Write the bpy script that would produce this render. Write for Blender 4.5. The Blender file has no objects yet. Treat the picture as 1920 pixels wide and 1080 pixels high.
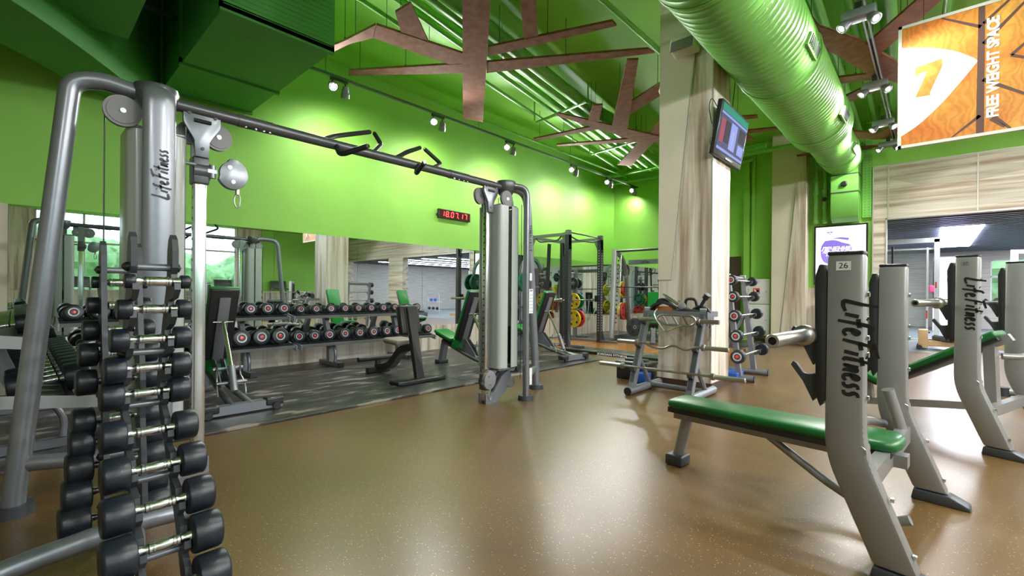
EXPO = -0.4
import bpy, bmesh, math, random
from mathutils import Vector, Matrix
random.seed(7)
S = bpy.context.scene
COL = S.collection
R = math.radians
PI = math.pi

# ------------------------------------------------------------------ materials
MATS = {}
def mat(name, color, rough=0.5, metal=0.0, noise=0.0, nscale=8.0, bump=0.0, bscale=60.0, coat=0.0, emit=None, estr=0.0,
        alpha=1.0, stretch=None, color2=None, trans=0.0, spec=None):
    m = bpy.data.materials.new(name); m.use_nodes = True
    nt = m.node_tree; b = nt.nodes['Principled BSDF']
    b.inputs['Base Color'].default_value = (*color, 1)
    b.inputs['Roughness'].default_value = rough
    b.inputs['Metallic'].default_value = metal
    if coat: b.inputs['Coat Weight'].default_value = coat; b.inputs['Coat Roughness'].default_value = 0.15
    if spec is not None: b.inputs['Specular IOR Level'].default_value = spec
    if trans: b.inputs['Transmission Weight'].default_value = trans
    if alpha < 1: b.inputs['Alpha'].default_value = alpha
    if emit: b.inputs['Emission Color'].default_value = (*emit, 1); b.inputs['Emission Strength'].default_value = estr
    if noise or bump or color2:
        tc = nt.nodes.new('ShaderNodeTexCoord'); mp = nt.nodes.new('ShaderNodeMapping')
        nt.links.new(tc.outputs['Object'], mp.inputs['Vector'])
        if stretch: mp.inputs['Scale'].default_value = stretch
        if noise or color2:
            n = nt.nodes.new('ShaderNodeTexNoise'); n.inputs['Scale'].default_value = nscale; n.inputs['Detail'].default_value = 5
            nt.links.new(mp.outputs[0], n.inputs['Vector'])
            mx = nt.nodes.new('ShaderNodeMix'); mx.data_type = 'RGBA'
            c2 = color2 or tuple(min(1, c * (1 - noise)) for c in color)
            mx.inputs[6].default_value = (*color, 1); mx.inputs[7].default_value = (*c2, 1)
            rp = nt.nodes.new('ShaderNodeMapRange'); rp.inputs[1].default_value = .35; rp.inputs[2].default_value = .65
            nt.links.new(n.outputs[0], rp.inputs[0]); nt.links.new(rp.outputs[0], mx.inputs[0])
            nt.links.new(mx.outputs[2], b.inputs['Base Color'])
        if bump:
            n2 = nt.nodes.new('ShaderNodeTexNoise'); n2.inputs['Scale'].default_value = bscale
            nt.links.new(mp.outputs[0], n2.inputs['Vector'])
            bp = nt.nodes.new('ShaderNodeBump'); bp.inputs['Strength'].default_value = bump; bp.inputs['Distance'].default_value = .01
            nt.links.new(n2.outputs[0], bp.inputs['Height']); nt.links.new(bp.outputs[0], b.inputs['Normal'])
    MATS[name] = m
    return m

def N(nt, t, **kw):
    n = nt.nodes.new(t)
    for k, v in kw.items(): setattr(n, k, v)
    return n

GREEN = mat('green_paint', (.29, .64, .095), .55, noise=.08, nscale=1.5)
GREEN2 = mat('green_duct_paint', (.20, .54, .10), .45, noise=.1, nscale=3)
GREEN_SHADE = mat('shaded_green_duct_paint', (.085, .36, .075), .5, noise=.12, nscale=3)  # duct green darkened in the colour itself, standing for shade under the ceiling
GREENC = mat('green_ceiling_paint', (.27, .66, .06), .6, noise=.12, nscale=1.2)
BEIGE = mat('beige_panel', (.68, .62, .51), .45, noise=.04, nscale=2)
SILVER = mat('silver_paint', (.245, .26, .30), .33, .55, noise=.05, nscale=20, coat=.25)
DSILVER = mat('dark_grey_paint', (.09, .095, .105), .36, .4, coat=.2)
CHAMP = mat('champagne_grey_paint', (.30, .30, .30), .36, .5, coat=.2)
CHROME = mat('chrome', (.80, .81, .83), .2, 1.0)
STEEL = mat('brushed_steel', (.46, .45, .43), .33, 1.0)
BLACKR = mat('black_rubber', (.018, .019, .022), .5, bump=.12, bscale=200)
HEADR = mat('dumbbell_rubber', (.010, .0135, .021), .36, bump=.08, bscale=120)
BLACKP = mat('black_plastic', (.02, .021, .023), .3)
GRAPH = mat('graphite_plate', (.055, .06, .07), .42, .3)
GPLAST = mat('grey_plastic', (.2, .2, .21), .5)
GVIN = mat('green_vinyl', (.001, .10, .016), .4, bump=.05, bscale=300, coat=.15)
GVIN2 = mat('bright_green_vinyl', (.005, .20, .03), .35)
BVIN = mat('black_vinyl', (.015, .015, .017), .4, bump=.05, bscale=300)
RUST = mat('brown_plywood_decor', (.21, .085, .055), .85, color2=(.29, .135, .095), nscale=9, bump=.1, spec=.2)
RUSTE = mat('dark_brown_edge', (.035, .018, .012), .7)
WHITE = mat('white_paint', (.75, .76, .77), .4)
LGREY = mat('light_grey_metal', (.5, .52, .56), .4, .3)
REDC = mat('red_cap', (.75, .03, .05), .3, .1, coat=.5)
RED = mat('red_plate', (.7, .06, .04), .45)
YEL = mat('yellow_plate', (.8, .62, .02), .45)
TEAL = mat('green_plate', (.005, .16, .09), .45)
BLUE = mat('blue_plastic', (.02, .09, .45), .4)
BROWNB = mat('brown_skirting', (.06, .035, .025), .5)
LEATHER = mat('orange_leather', (.4, .13, .03), .5)
STRIP = mat('metal_edge_strip', (.8, .79, .77), .3, .7)
DKGLASS = mat('dark_screen', (.02, .02, .03), .15)
SHROUD = mat('smoked_shroud', (.42, .46, .44), .32, 0.0, coat=.35, alpha=.90)
PAPER = mat('placard_white', (.72, .74, .76), .4)
INK = mat('black_ink', (.01, .01, .012), .4)
TXTG = mat('grey_letters', (.35, .36, .38), .5)
LAMP = mat('lamp_glow', (1, 1, 1), .4, emit=(1, .97, .92), estr=320)
LAMP2 = mat('ceiling_light_panel', (1, 1, 1), .4, emit=(.88, .92, 1), estr=42)
LEDR = mat('red_led', (.8, .05, .03), .4, emit=(1, .06, .05), estr=5)
LEDB = mat('clock_face', (.05, .004, .006), .25)
WLET = mat('white_letters', (.9, .9, .9), .5, emit=(1, 1, 1), estr=.55)
FRAMEW = mat('sign_frame', (.72, .73, .68), .45)
BLONDE = mat('blonde_wood', (.62, .40, .2), .45, noise=.2, nscale=6, stretch=(1, 8, 8))
ANNF = mat('annex_grey_floor', (.17, .19, .22), .4, noise=.1, nscale=40)
ANNC = mat('annex_dark_ceiling', (.15, .17, .22), .3)
FOIL = mat('tree_foliage', (.26, .46, .2), .7, noise=.5, nscale=2)
GRASS = mat('outside_lawn', (.14, .32, .06), .8, noise=.3)
PINK = mat('pink_cloth', (.7, .03, .12), .6)

def glassy(name):
    m = bpy.data.materials.new(name); m.use_nodes = True; nt = m.node_tree
    b = nt.nodes['Principled BSDF']; out = nt.nodes['Material Output']
    b.inputs['Base Color'].default_value = (.8, .9, .85, 1); b.inputs['Roughness'].default_value = .02
    t = N(nt, 'ShaderNodeBsdfTransparent'); t.inputs[0].default_value = (.93, .96, .95, 1)
    mx = N(nt, 'ShaderNodeMixShader'); mx.inputs[0].default_value = .06
    nt.links.new(t.outputs[0], mx.inputs[1]); nt.links.new(b.outputs[0], mx.inputs[2]); nt.links.new(mx.outputs[0], out.inputs[0])
    return m
GLASS = glassy('window_glass')
MIRROR = mat('mirror_silver', (.80, .87, .86), 0.0, 1.0)

def wood(name, horiz=None):
    """pale laminate with knots and board joints; grain vertical, or along one axis"""
    m = bpy.data.materials.new(name); m.use_nodes = True; nt = m.node_tree
    b = nt.nodes['Principled BSDF']; b.inputs['Roughness'].default_value = .42
    tc = N(nt, 'ShaderNodeTexCoord'); mp = N(nt, 'ShaderNodeMapping')
    nt.links.new(tc.outputs['Object'], mp.inputs[0])
    mp.inputs['Scale'].default_value = (.3, 4, 8) if horiz == 'x' else ((8, 8, .42))
    n = N(nt, 'ShaderNodeTexNoise'); n.inputs['Scale'].default_value = 1.6; n.inputs['Detail'].default_value = 5
    n.inputs['Roughness'].default_value = .55; n.inputs['Distortion'].default_value = .12
    nt.links.new(mp.outputs[0], n.inputs[0])
    cr = N(nt, 'ShaderNodeValToRGB'); e = cr.color_ramp; n.inputs['Scale'].default_value = 1.15
    e.elements[0].position = .33; e.elements[0].color = (.34, .225, .145, 1)
    e.elements[1].position = .66; e.elements[1].color = (.72, .67, .60, 1)
    x = e.elements.new(.44); x.color = (.52, .41, .31, 1)
    x = e.elements.new(.53); x.color = (.66, .58, .48, 1)
    nt.links.new(n.outputs[0], cr.inputs[0])
    # board tone variation
    mp2 = N(nt, 'ShaderNodeMapping'); nt.links.new(tc.outputs['Object'], mp2.inputs[0])
    mp2.inputs['Scale'].default_value = (.5, .5, 4.5) if horiz == 'x' else (6.2, 6.2, .45)
    v = N(nt, 'ShaderNodeTexVoronoi'); v.inputs['Scale'].default_value = 1.0; nt.links.new(mp2.outputs[0], v.inputs[0])
    mx = N(nt, 'ShaderNodeMix', data_type='RGBA', blend_type='MULTIPLY'); mx.inputs[0].default_value = .3
    bw = N(nt, 'ShaderNodeRGBToBW'); nt.links.new(v.outputs['Color'], bw.inputs[0])
    nt.links.new(cr.outputs[0], mx.inputs[6]); nt.links.new(bw.outputs[0], mx.inputs[7])
    hs = N(nt, 'ShaderNodeHueSaturation'); hs.inputs['Saturation'].default_value = .78; hs.inputs['Value'].default_value = 1.22
    nt.links.new(mx.outputs[2], hs.inputs['Color']); nt.links.new(hs.outputs[0], b.inputs['Base Color'])
    return m
WOOD = wood('pale_wood_laminate'); WOODH = wood('pale_wood_laminate_horizontal', 'x')

def floor_mat():
    m = bpy.data.materials.new('brown_speckled_rubber_floor'); m.use_nodes = True; nt = m.node_tree
    b = nt.nodes['Principled BSDF']
    tc = N(nt, 'ShaderNodeTexCoord')
    n = N(nt, 'ShaderNodeTexNoise'); n.inputs['Scale'].default_value = .9; n.inputs['Detail'].default_value = 6
    nt.links.new(tc.outputs['Object'], n.inputs[0])
    cr = N(nt, 'ShaderNodeValToRGB'); cr.color_ramp.elements[0].color = (.112, .063, .021, 1); cr.color_ramp.elements[1].color = (.170, .100, .036, 1)
    cr.color_ramp.elements[0].position = .3; cr.color_ramp.elements[1].position = .7
    nt.links.new(n.outputs[0], cr.inputs[0])
    v = N(nt, 'ShaderNodeTexVoronoi'); v.inputs['Scale'].default_value = 75; nt.links.new(tc.outputs['Object'], v.inputs[0])
    v.inputs['Randomness'].default_value = 1
    lt = N(nt, 'ShaderNodeMath', operation='LESS_THAN'); lt.inputs[1].default_value = .2; nt.links.new(v.outputs['Distance'], lt.inputs[0])
    n3 = N(nt, 'ShaderNodeTexWhiteNoise'); nt.links.new(v.outputs['Position'], n3.inputs[0])
    gt = N(nt, 'ShaderNodeMath', operation='GREATER_THAN'); gt.inputs[1].default_value = .68; nt.links.new(n3.outputs[0], gt.inputs[0])
    mu = N(nt, 'ShaderNodeMath', operation='MULTIPLY'); nt.links.new(lt.outputs[0], mu.inputs[0]); nt.links.new(gt.outputs[0], mu.inputs[1])
    mx = N(nt, 'ShaderNodeMix', data_type='RGBA'); nt.links.new(mu.outputs[0], mx.inputs[0]); nt.links.new(cr.outputs[0], mx.inputs[6])
    mx.inputs[7].default_value = (.44, .33, .19, 1)
    v2 = N(nt, 'ShaderNodeTexNoise'); v2.inputs['Scale'].default_value = 150; nt.links.new(tc.outputs['Object'], v2.inputs[0])
    mx2 = N(nt, 'ShaderNodeMix', data_type='RGBA', blend_type='MULTIPLY'); mx2.inputs[0].default_value = .6
    cr2 = N(nt, 'ShaderNodeValToRGB'); cr2.color_ramp.elements[0].position = .35; cr2.color_ramp.elements[1].position = .6
    cr2.color_ramp.elements[0].color = (.55, .5, .45, 1)
    nt.links.new(v2.outputs[0], cr2.inputs[0]); nt.links.new(mx.outputs[2], mx2.inputs[6]); nt.links.new(cr2.outputs[0], mx2.inputs[7])
    nt.links.new(mx2.outputs[2], b.inputs['Base Color'])
    rr = N(nt, 'ShaderNodeMapRange'); rr.inputs[3].default_value = .24; rr.inputs[4].default_value = .38
    nt.links.new(n.outputs[0], rr.inputs[0]); nt.links.new(rr.outputs[0], b.inputs['Roughness'])
    bp = N(nt, 'ShaderNodeBump'); bp.inputs['Strength'].default_value = .06; bp.inputs['Distance'].default_value = .004
    nt.links.new(v2.outputs[0], bp.inputs['Height']); nt.links.new(bp.outputs[0], b.inputs['Normal'])
    return m
FLOOR = floor_mat()

def rubber_mat():
    m = bpy.data.materials.new('worn_black_rubber_mat'); m.use_nodes = True; nt = m.node_tree
    b = nt.nodes['Principled BSDF']
    tc = N(nt, 'ShaderNodeTexCoord'); mp = N(nt, 'ShaderNodeMapping'); mp.inputs['Scale'].default_value = (2.2, .8, 1)
    nt.links.new(tc.outputs['Object'], mp.inputs[0])
    n = N(nt, 'ShaderNodeTexNoise'); n.inputs['Scale'].default_value = 2.6; n.inputs['Detail'].default_value = 3; nt.links.new(mp.outputs[0], n.inputs[0])
    cr = N(nt, 'ShaderNodeValToRGB'); cr.color_ramp.interpolation = 'EASE'
    cr.color_ramp.elements[0].position = .42; cr.color_ramp.elements[0].color = (.024, .025, .025, 1)
    cr.color_ramp.elements[1].position = .64; cr.color_ramp.elements[1].color = (.24, .21, .185, 1)
    x = cr.color_ramp.elements.new(.575); x.color = (.055, .052, .048, 1)
    nt.links.new(n.outputs[0], cr.inputs[0]); nt.links.new(cr.outputs[0], b.inputs['Base Color'])
    b.inputs['Roughness'].default_value = .33
    return m
MATR = rubber_mat()
DECKM = mat('platform_wood', (.50, .22, .045), .25, color2=(.33, .12, .02), nscale=2, stretch=(6, .6, 1), coat=.2)

# ------------------------------------------------------------------ geometry builder
def basis(d, up=(0, 0, 1)):
    d = Vector(d).normalized(); u = Vector(up)
    if abs(d.dot(u)) > .98: u = Vector((1, 0, 0))
    s = d.cross(u).normalized(); t = s.cross(d).normalized()
    return d, s, t

def smooth_path(pts, r, n=6):
    pts = [Vector(p) for p in pts]
    if len(pts) < 3 or r <= 0: return pts
    out = [pts[0]]
    for i in range(1, len(pts) - 1):
        a, b, c = pts[i - 1], pts[i], pts[i + 1]
        l1, l2 = (a - b).length, (c - b).length
        k = min(r, l1 * .49, l2 * .49)
        p, q = b + (a - b).normalized() * k, b + (c - b).normalized() * k
        for j in range(n + 1):
            t = j / n
            out.append(p * (1 - t) ** 2 + b * 2 * t * (1 - t) + q * t * t)
    out.append(pts[-1])
    return out

class B:
    def __init__(s): s.bm = bmesh.new()
    def face(s, vs):
        try: return s.bm.faces.new(vs)
        except ValueError: return None
    def box(s, c, size, rot=None, bev=0.0):
        hx, hy, hz = size[0] / 2, size[1] / 2, size[2] / 2
        M = (rot.to_4x4() if isinstance(rot, Matrix) else (Matrix.Rotation(rot, 4, 'Z') if rot else Matrix()))
        M = Matrix.Translation(c) @ M
        b2 = bmesh.new() if bev else s.bm
        vs = [b2.verts.new(M @ Vector((x, y, z))) for x in (-hx, hx) for y in (-hy, hy) for z in (-hz, hz)]
        for q in ((0, 1, 3, 2), (4, 6, 7, 5), (0, 4, 5, 1), (2, 3, 7, 6), (0, 2, 6, 4), (1, 5, 7, 3)): b2.faces.new([vs[i] for i in q])
        if bev:
            bmesh.ops.bevel(b2, geom=b2.edges[:], offset=bev, segments=3, profile=.5, affect='EDGES')
            s.merge(b2)
        return s
    def bx(s, x0, x1, y0, y1, z0, z1, bev=0.0):
        return s.box(((x0 + x1) / 2, (y0 + y1) / 2, (z0 + z1) / 2), (abs(x1 - x0), abs(y1 - y0), abs(z1 - z0)), None, bev)
    def merge(s, b2):
        me = bpy.data.meshes.new('t'); b2.to_mesh(me); b2.free(); s.bm.from_mesh(me); bpy.data.meshes.remove(me)
    def tube(s, pts, r, seg=16, bend=0.0, rx=None, up=(0, 0, 1), cap=True, sq=False, radii=None):
        """swept tube; rx = half-width across the path when elliptical, sq = rectangular section"""
        P = smooth_path(pts, bend)
        rings = []; prev = None; psd = None
        for i, p in enumerate(P):
            d = (P[min(i + 1, len(P) - 1)] - P[max(i - 1, 0)])
            if prev is None or sq: d, sd, t = basis(d, up)
            else:
                d = d.normalized(); sd = (prev - d * prev.dot(d)).normalized(); t = sd.cross(d).normalized()
            if sq and prev is not None and sd.dot(prev) < 0: sd, t = -sd, -t
            prev = sd
            rr = radii[i] if radii else r
            a = rx if rx else rr
            if sq: offs = [(-a, -rr), (a, -rr), (a, rr), (-a, rr)]
            else: offs = [(a * math.cos(2 * PI * k / seg), rr * math.sin(2 * PI * k / seg)) for k in range(seg)]
            rings.append([s.bm.verts.new(p + sd * x + t * y) for x, y in offs])
        n = len(rings[0])
        for a_, b_ in zip(rings, rings[1:]):
            for k in range(n): s.face([a_[k], a_[(k + 1) % n], b_[(k + 1) % n], b_[k]])
        if cap: s.face(rings[0][::-1]); s.face(rings[-1])
        return s
    def cyl(s, p0, p1, r, r1=None, seg=20):
        r1 = r if r1 is None else r1
        p0, p1 = Vector(p0), Vector(p1); d, sd, t = basis(p1 - p0)
        A = [s.bm.verts.new(p0 + (sd * math.cos(2 * PI * k / seg) + t * math.sin(2 * PI * k / seg)) * r) for k in range(seg)]
        C = [s.bm.verts.new(p1 + (sd * math.cos(2 * PI * k / seg) + t * math.sin(2 * PI * k / seg)) * r1) for k in range(seg)]
        for k in range(seg): s.face([A[k], A[(k + 1) % seg], C[(k + 1) % seg], C[k]])
        s.face(A[::-1]); s.face(C)
        return s
    def lathe(s, prof, origin, axis, seg=24):
        """prof = [(distance along axis, radius)]"""
        o = Vector(origin); d, sd, t = basis(axis); rings = []
        for h, r in prof:
            if r < 1e-5: rings.append([s.bm.verts.new(o + d * h)])
            else: rings.append([s.bm.verts.new(o + d * h + (sd * math.cos(2 * PI * k / seg) + t * math.sin(2 * PI * k / seg)) * r) for k in range(seg)])
        for a, b_ in zip(rings, rings[1:]):
            for k in range(seg):
                q = []
                for v in (a[k % len(a)], a[(k + 1) % len(a)], b_[(k + 1) % len(b_)], b_[k % len(b_)]):
                    if v not in q: q.append(v)
                if len(q) > 2: s.face(q)
        if len(rings[0]) > 1: s.face(rings[0][::-1])
        if len(rings[-1]) > 1: s.face(rings[-1])
        return s
    def prism(s, pts, axis, v0, v1, bev=0.0):
        """polygon pts extruded along axis 'x','y','z' between v0 and v1; pts are the two other coordinates in order"""
        def P(a, b_, v): return {'x': (v, a, b_), 'y': (a, v, b_), 'z': (a, b_, v)}[axis]
        b2 = bmesh.new() if bev else s.bm
        A = [b2.verts.new(P(a, b_, v0)) for a, b_ in pts]; C = [b2.verts.new(P(a, b_, v1)) for a, b_ in pts]
        n = len(pts)
        fs = [b2.faces.new(A), b2.faces.new(C[::-1])]
        for k in range(n): fs.append(b2.faces.new([A[k], C[k], C[(k + 1) % n], A[(k + 1) % n]]))
        bmesh.ops.recalc_face_normals(b2, faces=fs)
        if bev:
            bmesh.ops.bevel(b2, geom=b2.edges[:], offset=bev, segments=2, profile=.5, affect='EDGES')
            s.merge(b2)
        return s
    def xf(s, M):
        bmesh.ops.transform(s.bm, matrix=M, verts=s.bm.verts); return s

def ob(name, b, m, parent=None, smooth=35, local=None):
    me = bpy.data.meshes.new(name)
    bm = b.bm
    bmesh.ops.recalc_face_normals(bm, faces=bm.faces[:])
    bm.to_mesh(me); bm.free()
    me.materials.append(m)
    if smooth:
        for p in me.polygons: p.use_smooth = True
        me.set_sharp_from_angle(angle=R(smooth))
    o = bpy.data.objects.new(name, me); COL.objects.link(o)
    if parent is not None: o.parent = parent
    return o
def tag(o, label=None, cat=None, group=None, kind=None):
    if label: o['label'] = label
    if cat: o['category'] = cat
    if group: o['group'] = group
    if kind: o['kind'] = kind
    return o
def thing(name, label, cat, loc=(0, 0, 0), rz=0.0, group=None):
    o = bpy.data.objects.new(name, None); COL.objects.link(o); o.empty_display_size = .1
    o.location = loc; o.rotation_euler = (0, 0, rz)
    return tag(o, label, cat, group)
def struct(name, b, m, parent=None, smooth=0):
    o = ob(name, b, m, parent, smooth)
    if parent is None: o['kind'] = 'structure'
    return o
def copy_tree(o, parent=None):
    c = o.copy(); COL.objects.link(c)
    if parent is not None: c.parent = parent
    for ch in list(o.children): copy_tree(ch, c)
    return c
def solid(name, b, m, label, cat, group=None, smooth=35):
    return tag(ob(name, b, m, None, smooth), label, cat, group)

# brush-script lettering as raised ribbons, letters in a unit frame (x along the word, y up)
def W(ox, *pts): return [(ox + x, y) for x, y in pts]
LIFE = [W(0, (.35, 1.35), (.22, .7), (.0, .02), (.3, .0), (.62, .1)), W(.78, (.14, .62), (.0, .08)), W(.80, (.2, .92), (.24, .98)),
        W(1.12, (.52, 1.2), (.34, 1.1), (.2, .6), (.04, -.2)), W(1.05, (.0, .6), (.5, .64)),
        W(1.6, (.02, .3), (.3, .42), (.34, .58), (.2, .64), (.06, .4), (.08, .08), (.24, .02), (.42, .14)),
        W(2.25, (.34, 1.2), (.2, .7), (.0, .0)), W(2.25, (.1, 1.18), (.5, 1.24), (.95, 1.34)), W(2.3, (.06, .66), (.5, .72)),
        W(2.92, (.14, .62), (.0, .06)), W(2.95, (.2, .9), (.24, .96)),
        W(3.2, (.34, 1.15), (.16, .5), (.1, .08), (.24, .02)), W(3.15, (.04, .72), (.52, .78)),
        W(3.66, (.12, .62), (.0, .02), (.22, .54), (.36, .56), (.28, .08), (.4, .04)),
        W(4.18, (.02, .3), (.28, .42), (.32, .58), (.18, .64), (.05, .4), (.07, .08), (.24, .02), (.4, .14)),
        W(4.68, (.36, .62), (.16, .58), (.12, .42), (.26, .26), (.2, .06), (.0, .04)),
        W(5.14, (.36, .62), (.16, .58), (.12, .42), (.26, .26), (.2, .06), (.0, .04))]
def brush_text(name, parent, origin, xdir, ydir, height, m=INK, w=.16, thick=.0012, strokes=LIFE, sx=.83):
    o, X_, Y_ = Vector(origin), Vector(xdir).normalized(), Vector(ydir).normalized()
    Z_ = X_.cross(Y_).normalized(); b = B()
    for st in strokes:
        P = [Vector((p.x * sx, p.y, 0)) for p in smooth_path([(x, y, 0) for x, y in st], .12, 4)]
        L, Rr = [], []
        for i, p in enumerate(P):
            d = (P[min(i + 1, len(P) - 1)] - P[max(i - 1, 0)]).normalized(); n = Vector((-d.y, d.x, 0))
            k = w * (.75 + .35 * math.sin(PI * (i + .5) / len(P)))
            for lst, q in ((L, p + n * k * .55), (Rr, p - n * k * .55)):
                lst.append((b.bm.verts.new(o + (X_ * q.x + Y_ * q.y) * height + Z_ * thick), b.bm.verts.new(o + (X_ * q.x + Y_ * q.y) * height)))
        for i in range(len(P) - 1):
            b.face([L[i][0], Rr[i][0], Rr[i + 1][0], L[i + 1][0]])
            b.face([L[i][0], L[i + 1][0], L[i + 1][1], L[i][1]]); b.face([Rr[i][0], Rr[i][1], Rr[i + 1][1], Rr[i + 1][0]])
        b.face([L[0][0], L[0][1], Rr[0][1], Rr[0][0]]); b.face([L[-1][0], Rr[-1][0], Rr[-1][1], L[-1][1]])
    return ob(name, b, m, parent, 0)

def text(name, body, m, size, M, parent=None, ext=.001, align='CENTER', shear=0, offset=0, sx=1):
    cu = bpy.data.curves.new(name, 'FONT'); cu.body = body; cu.size = size; cu.extrude = ext; cu.align_x = align; cu.align_y = 'CENTER'
    cu.shear = shear; cu.offset = offset
    cu.materials.append(m)
    tmp = bpy.data.objects.new(name, cu); COL.objects.link(tmp)
    me = bpy.data.meshes.new_from_object(tmp.evaluated_get(bpy.context.evaluated_depsgraph_get()))
    bpy.data.objects.remove(tmp); me.name = name
    o = bpy.data.objects.new(name, me); COL.objects.link(o)
    o.matrix_local = M @ Matrix.Diagonal((sx, 1, 1, 1))
    if parent is not None: o.parent = parent
    return o
def frame_M(origin, xdir, ydir):
    X_, Y_ = Vector(xdir).normalized(), Vector(ydir).normalized(); Z_ = X_.cross(Y_)
    M = Matrix((X_, Y_, Z_)).transposed().to_4x4(); M.translation = Vector(origin)
    return M
# facing +X wall text: x runs along -Y? the reader stands at +X looking to -X, so his right is +Y
FX = ((0, 1, 0), (0, 0, 1))      # on a face looking towards +X
FY = ((1, 0, 0), (0, 0, 1))      # on a face looking towards -Y
# ------------------------------------------------------------------ room shell
XL, XR, YF, YB, ZC = -7.25, 9.5, -5.0, 12.5, 4.9
struct('floor', B().bx(XL - .3, XR + .3, YF - .3, YB + .16, -.1, 0), FLOOR)
struct('floor_annex', B().bx(-2.4, 10.2, YB + .16, 23.8, -.1, .0), ANNF)
struct('ceiling', B().bx(XL - .2, XR + .2, YF - .2, YB + .2, ZC, ZC + .15), GREENC)
MT, KH = 2.05, .49
b = B().bx(XL - .2, XL, YF, YB + .2, MT, ZC); b.bx(XL - .2, XL - .01, -.05, YB, 0, MT)
struct('wall_left', b, GREEN)
b = B().bx(XL - .2, XL, YF, -.05, 0, MT)
struct('wall_left_end', b, BEIGE)
struct('wall_left_wainscot', B().bx(XL - .005, XL + .02, -.05, YB, 0, KH), WOOD)
t = thing('wall_mirror', 'long frameless mirror on the green side wall above the pale wood plinth', 'mirror', (XL, 6.2, KH))
edges = [-.05, 1.27, 2.62, 3.97, 5.32, 6.67, 8.02, 9.37, 10.72, 12.46]
for a, c in zip(edges, edges[1:]):
    ob('mirror_panel', B().bx(-.004, .004, a + .002 - 6.2, c - .002 - 6.2, 0, MT - KH), MIRROR, t, 0)
# back wall
b = B()
b.bx(XL, -.95, YB, YB + .2, MT, ZC); b.bx(-4.3, -.95, YB, YB + .2, 0, MT); b.bx(XL, -4.3, YB + .01, YB + .2, 0, MT)
b.bx(-.95, XR, YB, YB + .2, 3.9, ZC)
struct('wall_back', b, GREEN)
struct('wall_back_wainscot', B().bx(XL + .02, -4.3, YB - .02, YB + .005, 0, KH), WOOD)
t = thing('wall_mirror', 'mirror on the end wall behind the smith machine', 'mirror', (-5.8, YB, KH))
for a, c in ((XL + .01, -5.9), (-5.9, -4.3)):
    o = ob('mirror_panel', B().bx(a + 5.8, c + 5.8 - .004, -.004, .004, 0, MT - KH), MIRROR, t, 0)
# portal to the annex clad in wood
b = B().bx(-.95, -.73, YB - .06, YB + .25, 0, 2.78); b.bx(-.95, XR, YB - .06, YB + .25, 2.78, 3.9)
b.bx(4.0, 5.2, YB - .06, YB + .25, 0, 2.78); b.bx(9.2, XR, YB - .06, YB + .25, 0, 2.78)
struct('wall_back_portal', b, WOODH)
b = B()
for x in (-.705, .62, 1.95, 3.3, 4.6, 5.9, 7.2): b.bx(x - .012, x + .012, YB - .066, YB - .06, 2.8, 3.9)
b.bx(-.965, -.945, YB - .068, YB - .05, 0, 3.91)
b.bx(-.96, XR, YB - .068, YB - .05, 3.895, 3.912)
b.bx(-.745, 4.0, YB - .075, YB - .05, 2.76, 2.785); b.bx(-.745, -.72, YB - .075, YB - .05, 0, 2.785)
struct('trim_portal', b, STRIP)
struct('wall_back_lower_panel', B().bx(-2.13, -.95, YB - .03, YB + .005, 0, 1.32), WOOD)
# skirtings
b = B().bx(-4.3, -2.81, YB - .02, YB, 0, .08); b.bx(-2.83, -2.11, 12.06, 12.10, 0, .08); b.bx(-2.13, -.95, YB - .05, YB - .03, 0, .08)
struct('baseboard_back', b, BROWNB)
# pilaster on the end wall
struct('column_end_wall', B().bx(-2.81, -2.13, 12.1, YB, 0, ZC), BEIGE)
struct('column_end_wall_cladding', B().prism([(-2.62, 0.0), (-2.125, 0.0), (-2.125, 4.4), (-2.24, 4.3)], 'y', 12.085, 12.1), WOOD)
b = B().prism([(-2.63, .05), (-2.615, .05), (-2.232, 4.3), (-2.25, 4.3)], 'y', 12.078, 12.09)
struct('trim_end_wall', b, STRIP)
# niche corner and riser in the green wall
b = B().bx(-3.50, -3.38, 12.36, YB, 0, 4.5); b.bx(-3.34, -3.26, 12.42, YB, 0, 4.5)
struct('wall_back_niche', b, GREEN)
# right wall: half wall with windows, wood piers
struct('wall_right', B().bx(XR, XR + .2, YF, YB, 0, 1.1), WOOD)
b = B().bx(XR, XR + .2, YF, YB, 4.05, ZC); b.bx(XR - .5, XR + .2, YF, YB, 4.05, 4.3)
struct('wall_right_upper', b, GREEN)
b = B()
for y0, y1 in ((-5, -4.4), (-.2, .5), (7.0, 8.1)): b.bx(XR - .05, XR + .2, y0, y1, 1.1, 4.05)
struct('wall_right_piers', b, WOOD)
struct('wall_right_far', B().bx(XR, XR + .2, 8.1, YB, 1.1, 4.05), GREEN)
def window(name, axis, pos, a0, a1, z0, z1, n):
    b = B(); f = .035
    def bar(u0, u1, w0, w1):
        if axis == 'x': b.bx(pos, pos + .07, u0, u1, w0, w1)
        else: b.bx(u0, u1, pos - .07, pos, w0, w1)
    for k in range(n + 1):
        u = a0 + (a1 - a0) * k / n; bar(u - f, u + f, z0, z1)
    for z in (z0, z0 + (z1 - z0) * .62, z1): bar(a0, a1, z - f, z + f)
    w = struct(name, b, WHITE)
    g = B()
    if axis == 'x': g.bx(pos + .03, pos + .036, a0, a1, z0, z1)
    else: g.bx(a0, a1, pos - .036, pos - .03, z0, z1)
    ob('glass', g, GLASS, w, 0)
window('window_1', 'x', XR + .05, .5, 7.0, 1.1, 4.05, 5)
window('window_2', 'x', XR + .05, -4.4, -.2, 1.1, 4.05, 3)
# unseen wall behind the camera, left solid to hold back daylight
b = B().bx(XL, XR, YF - .2, YF, 0, ZC)
struct('wall_front', b, BEIGE)
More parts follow.
